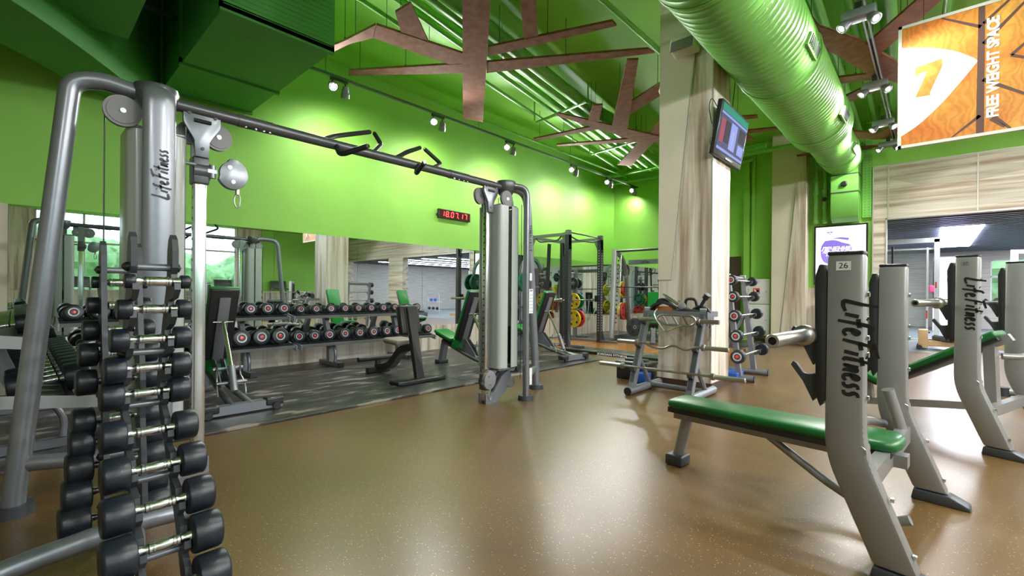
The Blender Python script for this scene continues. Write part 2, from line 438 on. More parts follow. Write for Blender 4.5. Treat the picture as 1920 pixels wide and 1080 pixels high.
# annex room
b = B().bx(-2.4, -2.2, YB + .2, 23.6, 0, 2.8); b.bx(10, 10.2, YB + .2, 23.6, 0, 2.8)
b.bx(-2.2, 1.5, 23.4, 23.6, 0, 2.8); b.bx(2.6, 5.0, 23.4, 23.6, 0, 2.8); b.bx(6.4, 10, 23.4, 23.6, 0, 2.8)
b.bx(1.5, 2.6, 23.4, 23.6, 0, .9); b.bx(1.5, 2.6, 23.4, 23.6, 2.45, 2.8); b.bx(5.0, 6.4, 23.4, 23.6, 0, .9); b.bx(5.0, 6.4, 23.4, 23.6, 2.45, 2.8)
struct('wall_annex', b, mat('annex_wood', (.60, .57, .53), .5, color2=(.45, .41, .36), nscale=3, stretch=(.4, .4, 9)))
window('window_3', 'y', 23.5, 1.5, 2.6, .9, 2.45, 2); window('window_4', 'y', 23.5, 5.0, 6.4, .9, 2.45, 2)
b = B().bx(-2.2, 10, YB + .25, 23.4, 2.8, 2.9)
for k in range(36): b.bx(-2.2, 10, 12.9 + k * .29, 13.0 + k * .29, 2.765, 2.8)
struct('ceiling_annex', b, ANNC)
PAN = B().bx(.12, .85, 14.7, 20.5, 2.752, 2.764)
solid('ceiling_light', PAN, LAMP2, 'long glowing ceiling panel above the rowing machine in the grey side room', 'ceiling light', None, 0)
for k, x in enumerate((2.4, 3.7, 5.0, 6.3, 7.6)):
    solid('strip_light', B().bx(x, x + .13, 13.4, 22.5, 2.752, 2.764), LAMP2, 'thin ceiling strip light seen in the long mirror, number %d counted from the glowing panel' % (k + 1), 'ceiling light', 'strip lights in the side room', 0)
# outside
struct('ground_outside', B().bx(-30, 60, -45, 60, -.35, -.15), GRASS)
b = B(); rnd = random.Random(3)
def blob(b, c, r):
    m2 = bmesh.new(); bmesh.ops.create_icosphere(m2, subdivisions=3, radius=r)
    for v in m2.verts: v.co = Vector(c) + v.co * (1 + rnd.uniform(-.16, .16))
    b.merge(m2)
for k in range(60): blob(b, (20 + rnd.uniform(-2, 3), -12 + k * .65, rnd.uniform(.5, 3.2)), rnd.uniform(1.0, 1.9))
tag(ob('foliage', b, FOIL, None, 0), 'green trees and bushes outside beyond the windows', 'foliage', None, 'stuff')
b = B()
for k in range(14): blob(b, (-10 + k * 1.9, 29 + rnd.uniform(-1, 2), rnd.uniform(.5, 3)), rnd.uniform(1.3, 2.3))
tag(ob('foliage', b, FOIL, None, 0), 'green bushes outside the small window of the grey side room', 'foliage', None, 'stuff')

# free standing column: beige panel over wood laminate
CX0, CX1, CY0, CY1 = -2.60, -1.94, 5.62, 6.24
col = struct('column', B().bx(CX0, CX1, CY0, CY1, 0, ZC), WOOD)
struct('column_beige_panel', B().prism([(CX0 - .004, 1.33), (-2.43, 1.33), (-2.09, ZC), (CX0 - .004, ZC)], 'y', CY0 - .012, CY0 + .002), BEIGE, col)
b = B().prism([(-2.435, 1.33), (-2.425, 1.33), (-2.075, ZC), (-2.095, ZC)], 'y', CY0 - .014, CY0)
b.bx(CX1 - .008, CX1 + .004, CY0 - .006, CY0 + .006, .09, ZC); b.bx(CX1 - .008, CX1 + .004, CY1 - .006, CY1 + .006, .09, ZC)
struct('trim_column', b, STRIP, col)
b = B().bx(CX0 - .015, CX1 + .015, CY0 - .015, CY0, 0, .085); b.bx(CX1, CX1 + .015, CY0, CY1 + .015, 0, .085); b.bx(CX0 - .015, CX0, CY0, CY1, 0, .085)
struct('baseboard_column', b, BROWNB, col)

# floor coverings
t = thing('rubber_mat', 'worn black rubber mat along the mirror under the benches', 'floor mat', (-5.7, 3.1, 0))
for i, (a, c) in enumerate(((-2.0, 0.9), (.9, 3.9), (3.9, 6.9))):
    ob('mat_sheet', B().bx(-1.5, 1.5, a + 0.003 - 3.1, c - 3.1, 0, .022, .004), MATR, t, 0)
solid('rubber_mat', B().bx(-7.2, -5.42, 6.95, 7.38, 0, .02), MATR, 'narrow strip of black mat before the power rack', 'floor mat', None, 0)
t = thing('lifting_platform', 'wooden lifting platform with black rubber borders in front of the power rack', 'platform', (-4.3, 8.7, 0))
ob('frame', B().bx(-1.15, 1.5, -1.32, -1.27, 0, .05), BLACKP, t, 0)
ob('rubber_border', B().bx(-1.15, 1.5, -1.27, -.75, 0, .052), MATR, t, 0)
ob('rubber_border', B().bx(-1.15, 1.5, 1.25, 1.5, 0, .052), MATR, t, 0)
ob('wood_deck', B().bx(-1.15, 1.5, -.75, 1.25, 0, .05), DECKM, t, 0)
text('lettering', 'JORDAN FITNESS', WLET, .05, frame_M((.0, -1.322, .024), *FY), t, .0005, sx=1.6)
solid('rack_deck', B().bx(-6.95, -5.5, 7.45, 9.2, 0, .05), DECKM, 'wooden deck under the power rack', 'platform', None, 0)
solid('rubber_mat', B().bx(-7.1, -3.0, 10.0, 12.3, 0, .03), MATR, 'black mat under the smith machine', 'floor mat', None, 0)
solid('rubber_pad', B().bx(-6.3, -5.55, 9.3, 9.85, 0, .06), BLACKR, 'thick black rubber pad beside the power rack', 'mat', None, 0)

# ------------------------------------------------------------------ ceiling services
def pipe(pts, r, label, name='pipe', bend=.15, m=GREEN2, rings=None):
    b = B().tube(pts, r, 14, bend)
    return solid(name, b, m, label, 'pipe')
PZ = 4.62
pl_ = ['thick green pipe crossing the ceiling, first from the column side', 'green pipe crossing the ceiling, second from the column side', 'green pipe crossing the ceiling, third from the column side',
       'thin green pipe crossing the ceiling, fourth from the column side', 'thin green pipe crossing the ceiling nearest to the lamp rail']
for i, (x, r, z) in enumerate(((-4.1, .10, PZ), (-4.42, .075, PZ), (-4.68, .05, PZ + .03), (-4.85, .035, PZ + .03), (-5.25, .03, PZ + .05))):
    pipe([(x + (.55 if i < 1 else .22), -1.2 if i < 1 else 2.36, z), (x - 1.35, 12.0 - .35 * (i > 2), z)], r, pl_[i])
for i, y in enumerate((6.9, 9.4, 11.6)):
    xx = -4.9 - (y - 5) * .14
    b = B().box((xx, y, 4.53), (1.3, .05, .03), -.14)
    for s_ in (-.62, .62): b.box((xx + s_, y, 4.72), (.02, .02, .38))
    solid('pipe_bracket', b, GREEN2, 'green bracket rail under the ceiling pipes, %s from the camera' % ('first', 'second', 'third')[i], 'bracket', 'brackets of the ceiling pipes', 0)
pipe([(-2.98, 2.0, 4.72), (-2.98, 9.5, 4.72)], .035, 'thin green conduit running to the column top')
pipe([(-6.6, 5.2, 4.55), (-6.6, 12.3, 4.55)], .022, 'thinnest green conduit beside the lamp rail')
pipe([(-7.1, 11.9, 4.62), (-3.2, 11.9, 4.62), (-2.9, 11.9, 4.62)], .07, 'thick green pipe along the end wall under the ceiling')
pipe([(-7.1, 12.2, 4.45), (-3.45, 12.2, 4.45), (-3.2, 12.2, 4.45), (-3.2, 12.2, 4.75)], .045, 'green pipe along the end wall bending up at the niche')
pipe([(-3.3, 11.6, 4.45), (-1.4, 11.6, 4.45)], .05, 'short green pipe behind the spiral duct')
for i, x in enumerate((-1.0, -.7, -.35, .2)):
    pipe([(x, 3.5, 4.72), (x - .2, 12.3, 4.72)], (.07, .05, .09, .04)[i], 'green ceiling pipe above the right lamp rail, %s from the spiral duct' % ('first', 'second', 'third', 'fourth')[i])
b = B(); 
for x in (-5.2, -2.0, 1.2, 4.4, 7.6): b.bx(x - .16, x + .16, YF, YB, ZC - .07, ZC)
struct('trim_ceiling_beams', b, GREENC)
# spiral duct
def corr(y0, y1, r, pitch=.11):
    prof = [(0, r - .03)]; n = int((y1 - y0) / pitch)
    for k in range(n):
        h = k * (y1 - y0) / n; prof += [(h, r), (h + .012, r + .009), (h + .024, r)]
    prof += [(y1 - y0, r), (y1 - y0, r - .03)]
    return prof
DX, DZ = -1.47, 4.12
t = thing('spiral_duct', 'big round green spiral air duct under the ceiling', 'air duct', (DX, 9.5, DZ))
ob('duct_section', B().lathe(corr(2.2, 9.5, .47), (0, -7.3, 0), (0, 1, 0), 48), GREEN2, t, 50)
ob('duct_section', B().lathe(corr(9.5, 12.1, .36), (0, 0, 0), (0, 1, 0), 48), GREEN2, t, 50)
ob('reducer', B().lathe([(-.02, .475), (.02, .475), (.05, .37), (-.02, .3)], (0, 0, 0), (0, 1, 0), 48), GREEN2, t, 50)
ob('end_cap', B().lathe([(0, .365), (.03, .365), (.03, 0)], (0, 2.6, 0), (0, 1, 0), 40), GREEN2, t, 40)
for yy, zz in ((-3.4, -.16), (-.9, -.2), (1.5, -.12)):
    b = B().box((.455 if yy < 0 else .35, yy, zz), (.03, .5, .13), Matrix.Rotation(R(20), 3, 'Y')); g = ob('air_grille', b, GREEN2, t, 0)
    b = B()
    for k in range(9): b.box(((.478 if yy < 0 else .372), yy - .21 + k * .052, zz), (.012, .012, .11), Matrix.Rotation(R(20), 3, 'Y'))
    ob('louvre', b, DSILVER, g, 0)
for i, yy in enumerate((-5.5, -3, -.6, 1.8)):
    ob('hanger', B().lathe([(0, .483 if yy < 0 else .375), (.025, .49 if yy < 0 else .382), (.05, .483 if yy < 0 else .375)], (0, yy, 0), (0, 1, 0), 40), GREEN2, t, 30)
# rectangular ducts
def rect_duct(name, label, x0, x1, y0, y1, z0, ribs_axis='y'):
    t = thing(name, label, 'air duct', ((x0 + x1) / 2, (y0 + y1) / 2, z0)); cx, cy = (x0 + x1) / 2, (y0 + y1) / 2
    ob('duct_body', B().bx(x0 - cx, x1 - cx, y0 - cy, y1 - cy, 0, 4.88 - z0), GREEN_SHADE, t, 0)
    b = B(); hx, hy = (x1 - x0) / 2, (y1 - y0) / 2
    n = 5
    if ribs_axis == 'x':
        for k in range(n + 1):
            x = -hx + .02 + k * (2 * hx - .04) / n
            if k in (0, 2, 5):
                b = B(); b.bx(x - .02, x + .02, -hy - .025, hy + .025, -.022, .06); b.bx(x - .02, x + .02, -hy - .025, -hy, 0, 4.88 - z0); b.bx(x - .02, x + .02, hy, hy + .025, 0, 4.88 - z0); ob('flange', b, GREEN_SHADE, t, 0)
    b = B()
    if ribs_axis == 'x':
        for k in range(24): b.bx(hx, hx + .006, -hy, hy, .04 + k * .05, .046 + k * .05)
    else:
        b.bx(-hx, hx, hy, hy + .02, 0, .05); b.bx(-hx - .02, hx + .02, -hy, hy + .02, -.02, .0); b.bx(hx, hx + .02, -hy, hy, 0, .06)
    ob('seam', b, GREEN_SHADE, t, 0)
    return t
rect_duct('rectangular_duct', 'wide green rectangular duct coloured as shaded, reaching from the side wall', -7.2, -4.69, 1.25, 2.26, 3.68, 'x')
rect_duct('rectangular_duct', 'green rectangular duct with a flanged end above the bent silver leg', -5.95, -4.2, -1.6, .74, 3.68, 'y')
inner = [(-4.4, -1.8), (-4.75, -.7), (-5.35, -.02), (-5.9, .4), (-6.5, .80), (-7.22, 1.23)]
outer = [(-7.22, 1.6), (-7.22, .75), (-6.9, .35), (-6.35, -.1), (-5.85, -.8), (-5.6, -1.8)]
def arcs(P, n=6): return [(p.x, p.y) for p in smooth_path([(x, y, 0) for x, y in P], .5, n)]
solid('curved_duct', B().prism(arcs(inner) + arcs(outer[1:]), 'z', 3.42, 4.88), GREEN_SHADE, 'green curved duct coloured as shaded, sweeping into the side wall', 'air duct', None, 30)
# wall mounted services at the end wall
t = thing('air_unit', 'green duct box on the end wall above the light box poster', 'air duct', (-1.42, YB, 2.75))
ob('casing', B().prism([(0, .06), (0, 1.3), (-.42, 1.3), (-.42, .25), (-.36, .08), (-.2, 0)], 'x', -.24, .24), GREEN2, t, 30)
ob('strap', B().bx(-.25, .25, -.43, 0, .62, .64).bx(-.25, .25, -.43, 0, 1.0, 1.02), DSILVER, t, 0)
ob('round_sensor', B().lathe([(0, .06), (.03, .06), (.05, .035), (.05, 0)], (0, -.42, .8), (0, -1, 0)), BLACKP, t)
for i, x in enumerate((-1.97, -1.80)):
    b = B().cyl((x, 12.36, 2.86), (x, 12.36, 4.6), .042); b.cyl((x, 12.36, 3.42), (x, 12.36, 3.52), .062); b.lathe([(0, .045), (.04, .055), (.08, .05), (.1, .0)], (x, 12.36, 2.86), (0, 0, -1))
    b.cyl((x, 12.36, 3.1), (x, 12.36, 3.16), .055)
    solid('drain_pipe', b, GREEN2, ('green wall pipe with a flared end nearest the beige pilaster', 'green wall pipe with a black valve beside the duct box')[i], 'pipe')
solid('pipe_valve', B().lathe([(0, .02), (.05, .02), (.05, .05), (.065, .05), (.065, 0)], (-1.80, 12.31, 3.3), (0, -1, 0), 12), BLACKP, 'small black valve wheel on the green wall pipe', 'valve')
b = B().bx(-1.14, -.98, YB - .05, YB - .005, 2.84, 4.5)
t = tag(ob('cable_tray', b, GREEN2, None, 0), 'perforated green cable tray up the end wall', 'cable tray')
b = B()
for k in range(26):
    for s_ in (-.035, .035): b.cyl((-1.06 + s_, YB - .052, 2.88 + k * .06), (-1.06 + s_, YB - .049, 2.88 + k * .06), .009, seg=6)
ob('perforation', b, DSILVER, t, 0)

# brown plywood branch decor, hung level under the ceiling
DECOR = {
'first': ('large brown plywood branch sculpture hanging over the mat', [
 [(-2.9,2.5),(-2.7,2.7),(-6.15,5.85),(-6.31,5.5)],[(-6.17,3.22),(-4.79,4.18),(-4.99,4.37),(-6.31,3.29)],[(-4.87,2.89),(-4.58,4.05),(-4.92,4.33),(-4.95,4.08),(-5.15,3.01)],
 [(-4.88,2.88),(-5.15,3.01),(-5.5,2.88),(-6.14,2.79),(-6.06,2.68),(-5.54,2.79)],[(-4.5,2.9),(-4.23,2.92),(-4.71,3.52),(-4.79,3.17)],
 [(-4.24,4.11),(-2.76,4.68),(-2.77,4.79),(-4.41,4.28)],[(-4.53,4.37),(-2.73,5.52),(-2.71,5.67),(-4.76,4.59)],[(-2.8,3.05),(-2.7,3.15),(-3.6,4.35),(-3.78,4.29)]]),
'second': ('brown plywood branch sculpture hanging behind the column edge', [
 [(-3.06,5.58),(-2.94,5.67),(-4.34,7.95),(-4.49,7.63)],[(-4.95,6.49),(-4.85,6.46),(-4.01,8.84),(-4.15,9.16),(-4.54,8.63)],[(-4.23,6.57),(-4.09,6.64),(-4.59,7.32),(-4.7,7.13)],
 [(-6.05,7.19),(-4.74,7.38),(-4.76,7.59),(-6.12,7.3)],[(-5.92,7.8),(-4.02,8.75),(-3.53,9.13),(-3.67,9.49),(-4.13,8.99),(-5.96,7.9)],
 [(-5.73,10.01),(-5.51,10.32),(-3.29,7.89),(-3.28,7.59)],[(-3.75,6.89),(-2.42,6.24),(-2.56,6.61),(-4.0,7.36)]]),
'third': ('brown plywood branch sculpture between the column and the spiral duct', [
 [(-2.9,8.46),(-2.3,8.83),(-2.32,8.97),(-2.85,8.7)],[(-3.5,9.04),(-2.7,9.5),(-2.2,9.71),(-2.2,9.86),(-2.75,9.69),(-3.59,9.29)],[(-2.3,11.99),(-2.05,12.0),(-1.68,12.37),(-1.71,12.45),(-2.26,12.19)],
 [(-3.2,8.2),(-2.75,8.4),(-2.7,10.2),(-2.95,10.2)]]),
'fourth': ('brown plywood branch sculpture crossing behind the hanging sign', [
 [(-1.1,5.5),(-1.0,6.37),(-.69,7.02),(-.33,8.18),(-.07,8.37),(-.07,8.88),(-.37,8.91),(-.7,8.21),(-.96,7.25),(-1.25,6.5)],[(.05,6.2),(.22,6.35),(-.25,7.19),(-.56,7.67),(-.65,7.24)],
 [(-1.08,8.03),(-.6,8.25),(-.6,8.5),(-1.11,8.28)],[(-1.13,8.96),(-.55,8.52),(-.5,8.87),(-1.14,9.3)]]),
'fifth': ('long brown plywood branch under the sign before the end wall', [
 [(-1.22,10.75),(-.80,11.35),(-.30,11.75),(-.32,12.1),(-.9,11.72),(-1.3,11.2)], [(-.36,11.72),(.22,11.85),(1.3,12.14),(1.3,12.36),(.2,12.2),(-.38,12.05)],
 [(-1.36,12.09),(-.8,12.3),(-.82,12.4),(-1.39,12.32)],[(-.86,11.35),(-.37,10.79),(-.38,11.3),(-.81,11.81)]])}
for key, (lab, polys) in DECOR.items():
    x0 = sum(p[0] for p in polys[0]) / len(polys[0]); y0 = sum(p[1] for p in polys[0]) / len(polys[0])
    t = thing('ceiling_decor', lab, 'ceiling decoration', (x0, y0, 4.3), 0, 'plywood branch decorations')
    for i, P in enumerate(polys):
        z = .0015 * i
        ob('branch', B().prism([(x - x0, y - y0) for x, y in P], 'z', z, z + .028), RUST, t, 0)
        cx, cy = sum(p[0] for p in P) / len(P) - x0, sum(p[1] for p in P) / len(P) - y0
        b = B().cyl((cx, cy, .03), (cx, cy, .58), .004, seg=6); b.cyl((cx, cy, .03), (cx, cy, .09), .012, seg=8)
        e0 = ((P[0][0] + P[-1][0]) / 2 - x0) * .8 + cx * .2, ((P[0][1] + P[-1][1]) / 2 - y0) * .8 + cy * .2
        ob('suspension_wire', b, BLACKP, t); ob('suspension_wire', B().cyl((e0[0], e0[1], .03), (e0[0], e0[1], .58), .004, seg=6), BLACKP, t)

# ------------------------------------------------------------------ track lights
def aim(d):
    return Vector(d).to_track_quat('-Z', 'Y').to_euler()
def lamp_head(t, loc, d, size=.055, ln=.16):
    d = Vector(d).normalized(); p = Vector(loc)
    h = ob('lamp_head', B().lathe([(-ln * .5, .0), (-ln * .5, size * .75), (-ln * .3, size * .8), (-ln * .28, size * .95), (ln * .1, size * .98), (ln * .12, size * 1.12), (ln * .5, size * 1.15), (ln * .5, size), (ln * .44, size * .9)], p, d, 24), SILVER, t)
    ob('lens', B().lathe([(ln * .43, size * .88), (ln * .445, size * .5), (ln * .445, 0)], p, d, 20), LAMP, h)
    ob('yoke', B().cyl(p + Vector((0, 0, .02)), p + Vector((0, 0, .12)), .012), BLACKP, t)
def spot(name, loc, d, power, ang, blend=.6, rad=.05, col_=(1, .98, .955)):
    l = bpy.data.lights.new(name, 'SPOT'); l.energy = power; l.spot_size = R(ang); l.spot_blend = blend; l.shadow_soft_size = rad; l.color = col_
    o = bpy.data.objects.new(name, l); COL.objects.link(o); o.location = loc; o.rotation_euler = aim(d); return o
t = thing('lamp_rail', 'silver lamp rail hung along the green side wall', 'lamp rail', (-6.42, 8, 4.27))
ob('rail', B().bx(-.02, .02, -9.5, 4.4, -.02, .02), DSILVER, t, 0)
b = B()
for y in (-8, -5, -2, 1, 3.8): ob('suspension_wire', B().cyl((0, y, .02), (0, y, .6), .004, seg=6), BLACKP, t)
cam = Vector((0, 0, 1.15))
LY = [3.16, 4.98, 6.84, 9.11, 10.74, 12.1]
for i, y in enumerate(LY):
    p = Vector((-6.42, y, 4.13))
    t = thing('spotlight', 'twin track spotlight on the side wall rail, %s along the mirror' % ('first', 'second', 'third', 'fourth', 'fifth', 'sixth', 'seventh hidden before the first', 'eighth hidden before the first')[i], 'spotlight', p, 0, 'spotlights on the side wall rail')
    d1 = (cam + Vector((-.5, 1.5, -1)) - p); d2 = Vector((-.45, .2, -1))
    lamp_head(t, (0, -.06, 0), d1); lamp_head(t, (0, .14, -.04), d2)
    ob('adapter', B().bx(-.02, .02, -.09, .17, .08, .12), BLACKP, t, 0)
    s1 = spot('track_spot', p + d1.normalized() * .12 + Vector((0, -.06, 0)), d1, 240, 150)
    s2 = spot('track_wall_spot', p + d2.normalized() * .12 + Vector((0, .14, -.04)), d2, 115 if i < 5 else 50, 170, 1.0)
    for s_ in (s1, s2): s_.parent = t; s_.matrix_parent_inverse = Matrix.Translation(-p)
t = thing('lamp_rail', 'silver lamp rail hung beside the spiral duct', 'lamp rail', (-.58, 7.5, 4.28))
ob('rail', B().bx(-.03, -.012, -5.5, 4.6, -.02, .02).bx(.012, .03, -5.5, 4.6, -.02, .02), SILVER, t, 0)
b = B()
for y in (-5, -2.6, -.2, 2.2, 4.4): ob('suspension_wire', B().cyl((0, y, .02), (0, y, .6), .004, seg=6), BLACKP, t)
for i, y in enumerate((4.3, 6.1, 8.3, 10.2, 11.7, 2.4)):
    p = Vector((-.58 - .012 * y + .05, y, 4.12))
    t = thing('spotlight', 'twin gimbal spotlight on the rail beside the spiral duct, %s' % ('first below the top edge', 'second from the top', 'third from the top', 'fourth from the top', 'lowest by the wood beam', 'nearest overhead')[i], 'spotlight', p, 0, 'spotlights on the rail by the duct')
    ob('housing', B().box((0, 0, .03), (.3, .17, .09), 0, .012), SILVER, t, 30)
    for k, sx in enumerate((-1, 1)):
        d = Vector((sx * .55, -.45, -.75)) if sx > 0 else Vector((-.6, -.4, -.75))
        lamp_head(t, (sx * .12, 0, -.03), d, .05, .12)
        s_ = spot('gimbal_spot', p + Vector((sx * .12, 0, -.03)) + d.normalized() * .1, d, 150 if sx > 0 or i not in (0, 1, 5) else 45, 160)
        s_.parent = t; s_.matrix_parent_inverse = Matrix.Translation(-p)
    ob('adapter', B().bx(-.03, .03, -.06, .06, .08, .15), BLACKP, t, 0)

for ri, x in enumerate((3.2, 6.6)):
    t = thing('lamp_rail', 'lamp rail over the %s of the hall seen in the mirror' % ('middle', 'window side')[ri], 'lamp rail', (x, 4.0, 4.28))
    ob('rail', B().bx(-.02, .02, -7, 7, -.02, .02), SILVER, t, 0)
    ob('suspension_wire', B().cyl((0, -4, .02), (0, -4, .6), .004, seg=6), BLACKP, t)
    ob('suspension_wire', B().cyl((0, 4, .02), (0, 4, .6), .004, seg=6), BLACKP, t)
    for i, y in enumerate((-2.4, .2, 2.8, 5.4, 8.0, 10.4)):
        p = Vector((x, y, 4.12))
        t = thing('spotlight', 'spotlight over the %s of the hall, %s along its rail' % (('middle', 'window side')[ri], ('first', 'second', 'third', 'fourth', 'fifth', 'sixth')[i]), 'spotlight', p, 0, 'spotlights over the unseen half of the hall')
        d = Vector((-.55, -.2 + .1 * (i % 3), -.9)) if i > 1 else Vector((-.45, .8, -.5))
        lamp_head(t, (0, 0, 0), d); ob('adapter', B().bx(-.02, .02, -.05, .05, .08, .15), BLACKP, t, 0)
        s_ = spot('hall_spot', p + d.normalized() * .12, d, 520 if i > 1 else 430, 165 if i > 1 else 125, 1.0); s_.parent = t; s_.matrix_parent_inverse = Matrix.Translation(-p)
# ------------------------------------------------------------------ cable crossover
def pulley(name, c, r, axis, parent, m=GPLAST, w=.035):
    a = Vector(axis).normalized(); o = Vector(c) - a * w / 2
    p = ob(name, B().lathe([(0, 0), (0, r * .82), (.004, r * .84), (.004, r), (w * .35, r), (w * .5, r * .93), (w * .65, r), (w - .004, r), (w - .004, r * .84), (w, r * .82), (w, 0)], o, a, 32), m, parent)
    ob('axle_bolt', B().lathe([(-.006, 0), (-.006, .014), (w + .006, .014), (w + .006, 0)], o, a, 12), CHROME, p)
    return p
XO = thing('cable_crossover', 'tall silver two-tower cable crossover machine with pull-up bar across', 'cable machine', (-3.38, 2.06, 0))
def tower(sg, letters_y):
    """local coordinates of the machine; sg = -1 near tower, +1 far tower"""
    Y = lambda y: y * sg
    hc = Y(1.50)
    n = lambda s_: s_
    ob('head_cap', B().lathe([(-.07, .03), (-.065, .07), (-.02, .10), (.05, .112), (.075, .105), (.085, .0)], (0, hc, 2.26), (0, 0, 1), 32), DSILVER, XO)
    # front flattened leg with the lettering, faces the camera (+x)
    fx = .16; ly = 1.51 if sg < 0 else 1.665; lw = .077 if sg < 0 else .068
    ox, oy = (-.05, 2.06) if sg < 0 else (-.12, 2.19)
    b = B().tube([(-.06, Y(1.5), 2.28), (.02, Y(1.51), 2.295), (fx, Y(ly), 2.27), (fx, Y(ly), 2.08), (fx, Y(ly), 1.1), (fx, Y(ly + .01), .03)], .034, 28, .16, rx=lw, up=(0, 0, 1))
    leg = ob('leg', b, SILVER, XO)
    ob('rubber_foot', B().lathe([(0, .085), (.05, .08), (.055, 0)], (fx, Y(ly + .01), 0), (0, 0, 1), 24), GRAPH, leg)
    if sg < 0: brush_text('lettering', leg, (fx + .0355, -1.47, 1.66), (0, -.02, 1), (0, -1, -.02), .06)
    else: brush_text('lettering', leg, (fx + .0375, 1.705, 1.60), (0, .0, 1), (0, -1, 0), .06)
    # outer round leg
    b = B().tube([(0, hc, 2.27), (-.03, Y(1.74), 2.31), (ox, Y(oy - .20), 2.27), (ox, Y(oy), .04)], .047, 20, .16)
    leg = ob('leg', b, SILVER, XO)
    ob('rubber_foot', B().lathe([(0, .085), (.05, .08), (.055, 0)], (ox, Y(oy), 0), (0, 0, 1), 24), GRAPH, leg)
    ob('lower_brace', B().tube([(ox, Y(oy - .03), .25), (.15, Y(ly + .02), .23)], .04, 14, rx=.035), SILVER, XO)
    # base plate and adjustable column
    ob('base_plate', B().prism([(Y(1.22), 0), (Y(1.22), .10), (Y(1.33), .11), (Y(1.44), .25), (Y(1.56), .33), (Y(1.60), .26), (Y(1.52), .1), (Y(1.38), 0)], 'x', -.10, -.075).prism([(Y(1.22), 0), (Y(1.22), .10), (Y(1.33), .11), (Y(1.44), .25), (Y(1.56), .33), (Y(1.60), .26), (Y(1.52), .1), (Y(1.38), 0)], 'x', -.01, .015), SILVER, XO, 0)
    ob('adjustment_column', B().bx(-.085, -.015, Y(1.27) - .035, Y(1.27) + .035, .02, 2.12, .012), CHROME, XO, 40)
    b = B()
    for k in range(26): b.cyl((-.05, Y(1.27) - .036, .3 + k * .065), (-.05, Y(1.27) - .0345, .3 + k * .065), .009, seg=10)
    ob('perforation', b, INK, XO, 0)
    # gusset bracket hanging from the beam
    gy = 1.27
    ob('gusset', B().prism([(Y(gy) - .10, 2.25), (Y(gy) + .10, 2.25), (Y(gy) + .10, 2.18), (Y(gy) + .042, 2.08), (Y(gy) + .036, 1.98), (Y(gy) - .036, 1.98), (Y(gy) - .042, 2.08), (Y(gy) - .10, 2.18)], 'x', -.012, .016, .004).bx(-.09, -.06, Y(gy) - .04, Y(gy) + .04, 1.98, 2.24), SILVER, XO, 30)
    b = B().tube([(.018, Y(gy) - .045, 2.2), (.018, Y(gy) + .045, 2.2)], .012, 10)
    for u, w_ in ((-.07, 2.24), (.07, 2.24), (0, 2.03)): b.cyl((.014, Y(gy) + u, w_), (.024, Y(gy) + u, w_), .01)
    ob('bolt', b, INK if sg < 0 else DSILVER, XO)
    pulley('pulley', (-.055, Y(gy) - sg * .10, 2.14), .085, (1, .15, 0), XO, GPLAST)
    # weight stack in its shroud
    y0, y1 = 1.34, 1.60
    cy = Y(1.50)
    sc = Y(1.50) if sg < 0 else Y(1.48)
    def rrect(hx_, hy_, rc, gap0, gap1, th):
        """rounded box outline open between two y positions on the +x side"""
        cs = [(hx_ - rc, hy_ - rc, 0), (-hx_ + rc, hy_ - rc, 90), (-hx_ + rc, -hy_ + rc, 180), (hx_ - rc, -hy_ + rc, 270)]
        def half(sgn):
            o = [(hx_, gap1 if sgn > 0 else gap0)]
            for cx_, cy_, a in (cs[:2] if sgn > 0 else [cs[3], cs[2]]):
                for k in range(7):
                    an = R(a + 90 * k / 6) if sgn > 0 else R(a + 90 - 90 * k / 6)
                    o.append((cx_ + rc * math.cos(an), cy_ + rc * math.sin(an)))
            o.append((-hx_, .012 * sgn)); return o
        return half(1), half(-1)
    for out in rrect(.15 if sg < 0 else .175, .14 if sg < 0 else .155, .055, -.036, .02, .006):
        inn = [(x * .965, y * .965 if abs(y) > .05 else y) for x, y in out]
        ob('shroud', B().prism([(x - .075, sc + y) for x, y in out + inn[::-1]], 'z', .36, 2.06), SHROUD, XO, 40)
    cy = sc
    ob('stack_top_plate', B().bx(-.22, .07, cy - .13, cy + .13, 2.06, 2.08, .008), SILVER, XO, 0)
    ob('stack_base_plate', B().bx(-.22, .07, cy - .13, cy + .13, .33, .36, .008), SILVER, XO, 0)
    st = ob('weight_stack', B().bx(-.14, .045, cy - .11, cy + .11, .40, .79), BLACKP, XO, 0)
    b = B()
    for k in range(14): b.bx(.045, .048, cy - .022, cy + .014, .415 + k * .0262, .425 + k * .0262)
    ob('weight_label', b, PAPER, st, 0)
    for u in (-.03, .03): ob('guide_rod', B().cyl((.03, cy + u * .5 - .008, .8), (.03, cy + u * .5 - .008, 2.06), .006), CHROME, XO)
    ob('lift_block', B().bx(-.02, .045, cy - .03, cy + .015, .97, 1.13), BLACKP, XO, 0)
    for (px_, py_, r_) in ((.07, 1.66 if sg < 0 else 1.44, .085), (-.07, 1.32 if sg < 0 else 1.62, .07)):
        pulley('pulley', (px_, Y(py_), 2.135), r_, (1, 0, 0), XO)
    ob('pulley_post', B().bx(-.015, .015, cy - .02, cy + .02, 2.1, 2.26), SILVER, XO, 0)
    pulley('pulley', (-.02, Y(1.62), .17), .06, (1, 0, 0), XO)
    b = B()
    for u, v0, v1 in ((1.36, .3, 2.14), (1.66 + .07, .2, 2.12)): b.cyl((.03, Y(u), v0), (.03, Y(u), v1), .0035, seg=6)
    ob('cable', b, BLACKP, XO)
    # carriage with swivel pulley
    z = 1.90 if sg < 0 else .22
    c0 = Y(1.27)
    car = ob('carriage', B().cyl((-.05, c0 - .04, z), (-.05, c0 + .05, z), .062, seg=24).bx(-.10, .0, c0 - .045, c0 + .045, z - .085, z + .085, .01), DSILVER, XO)
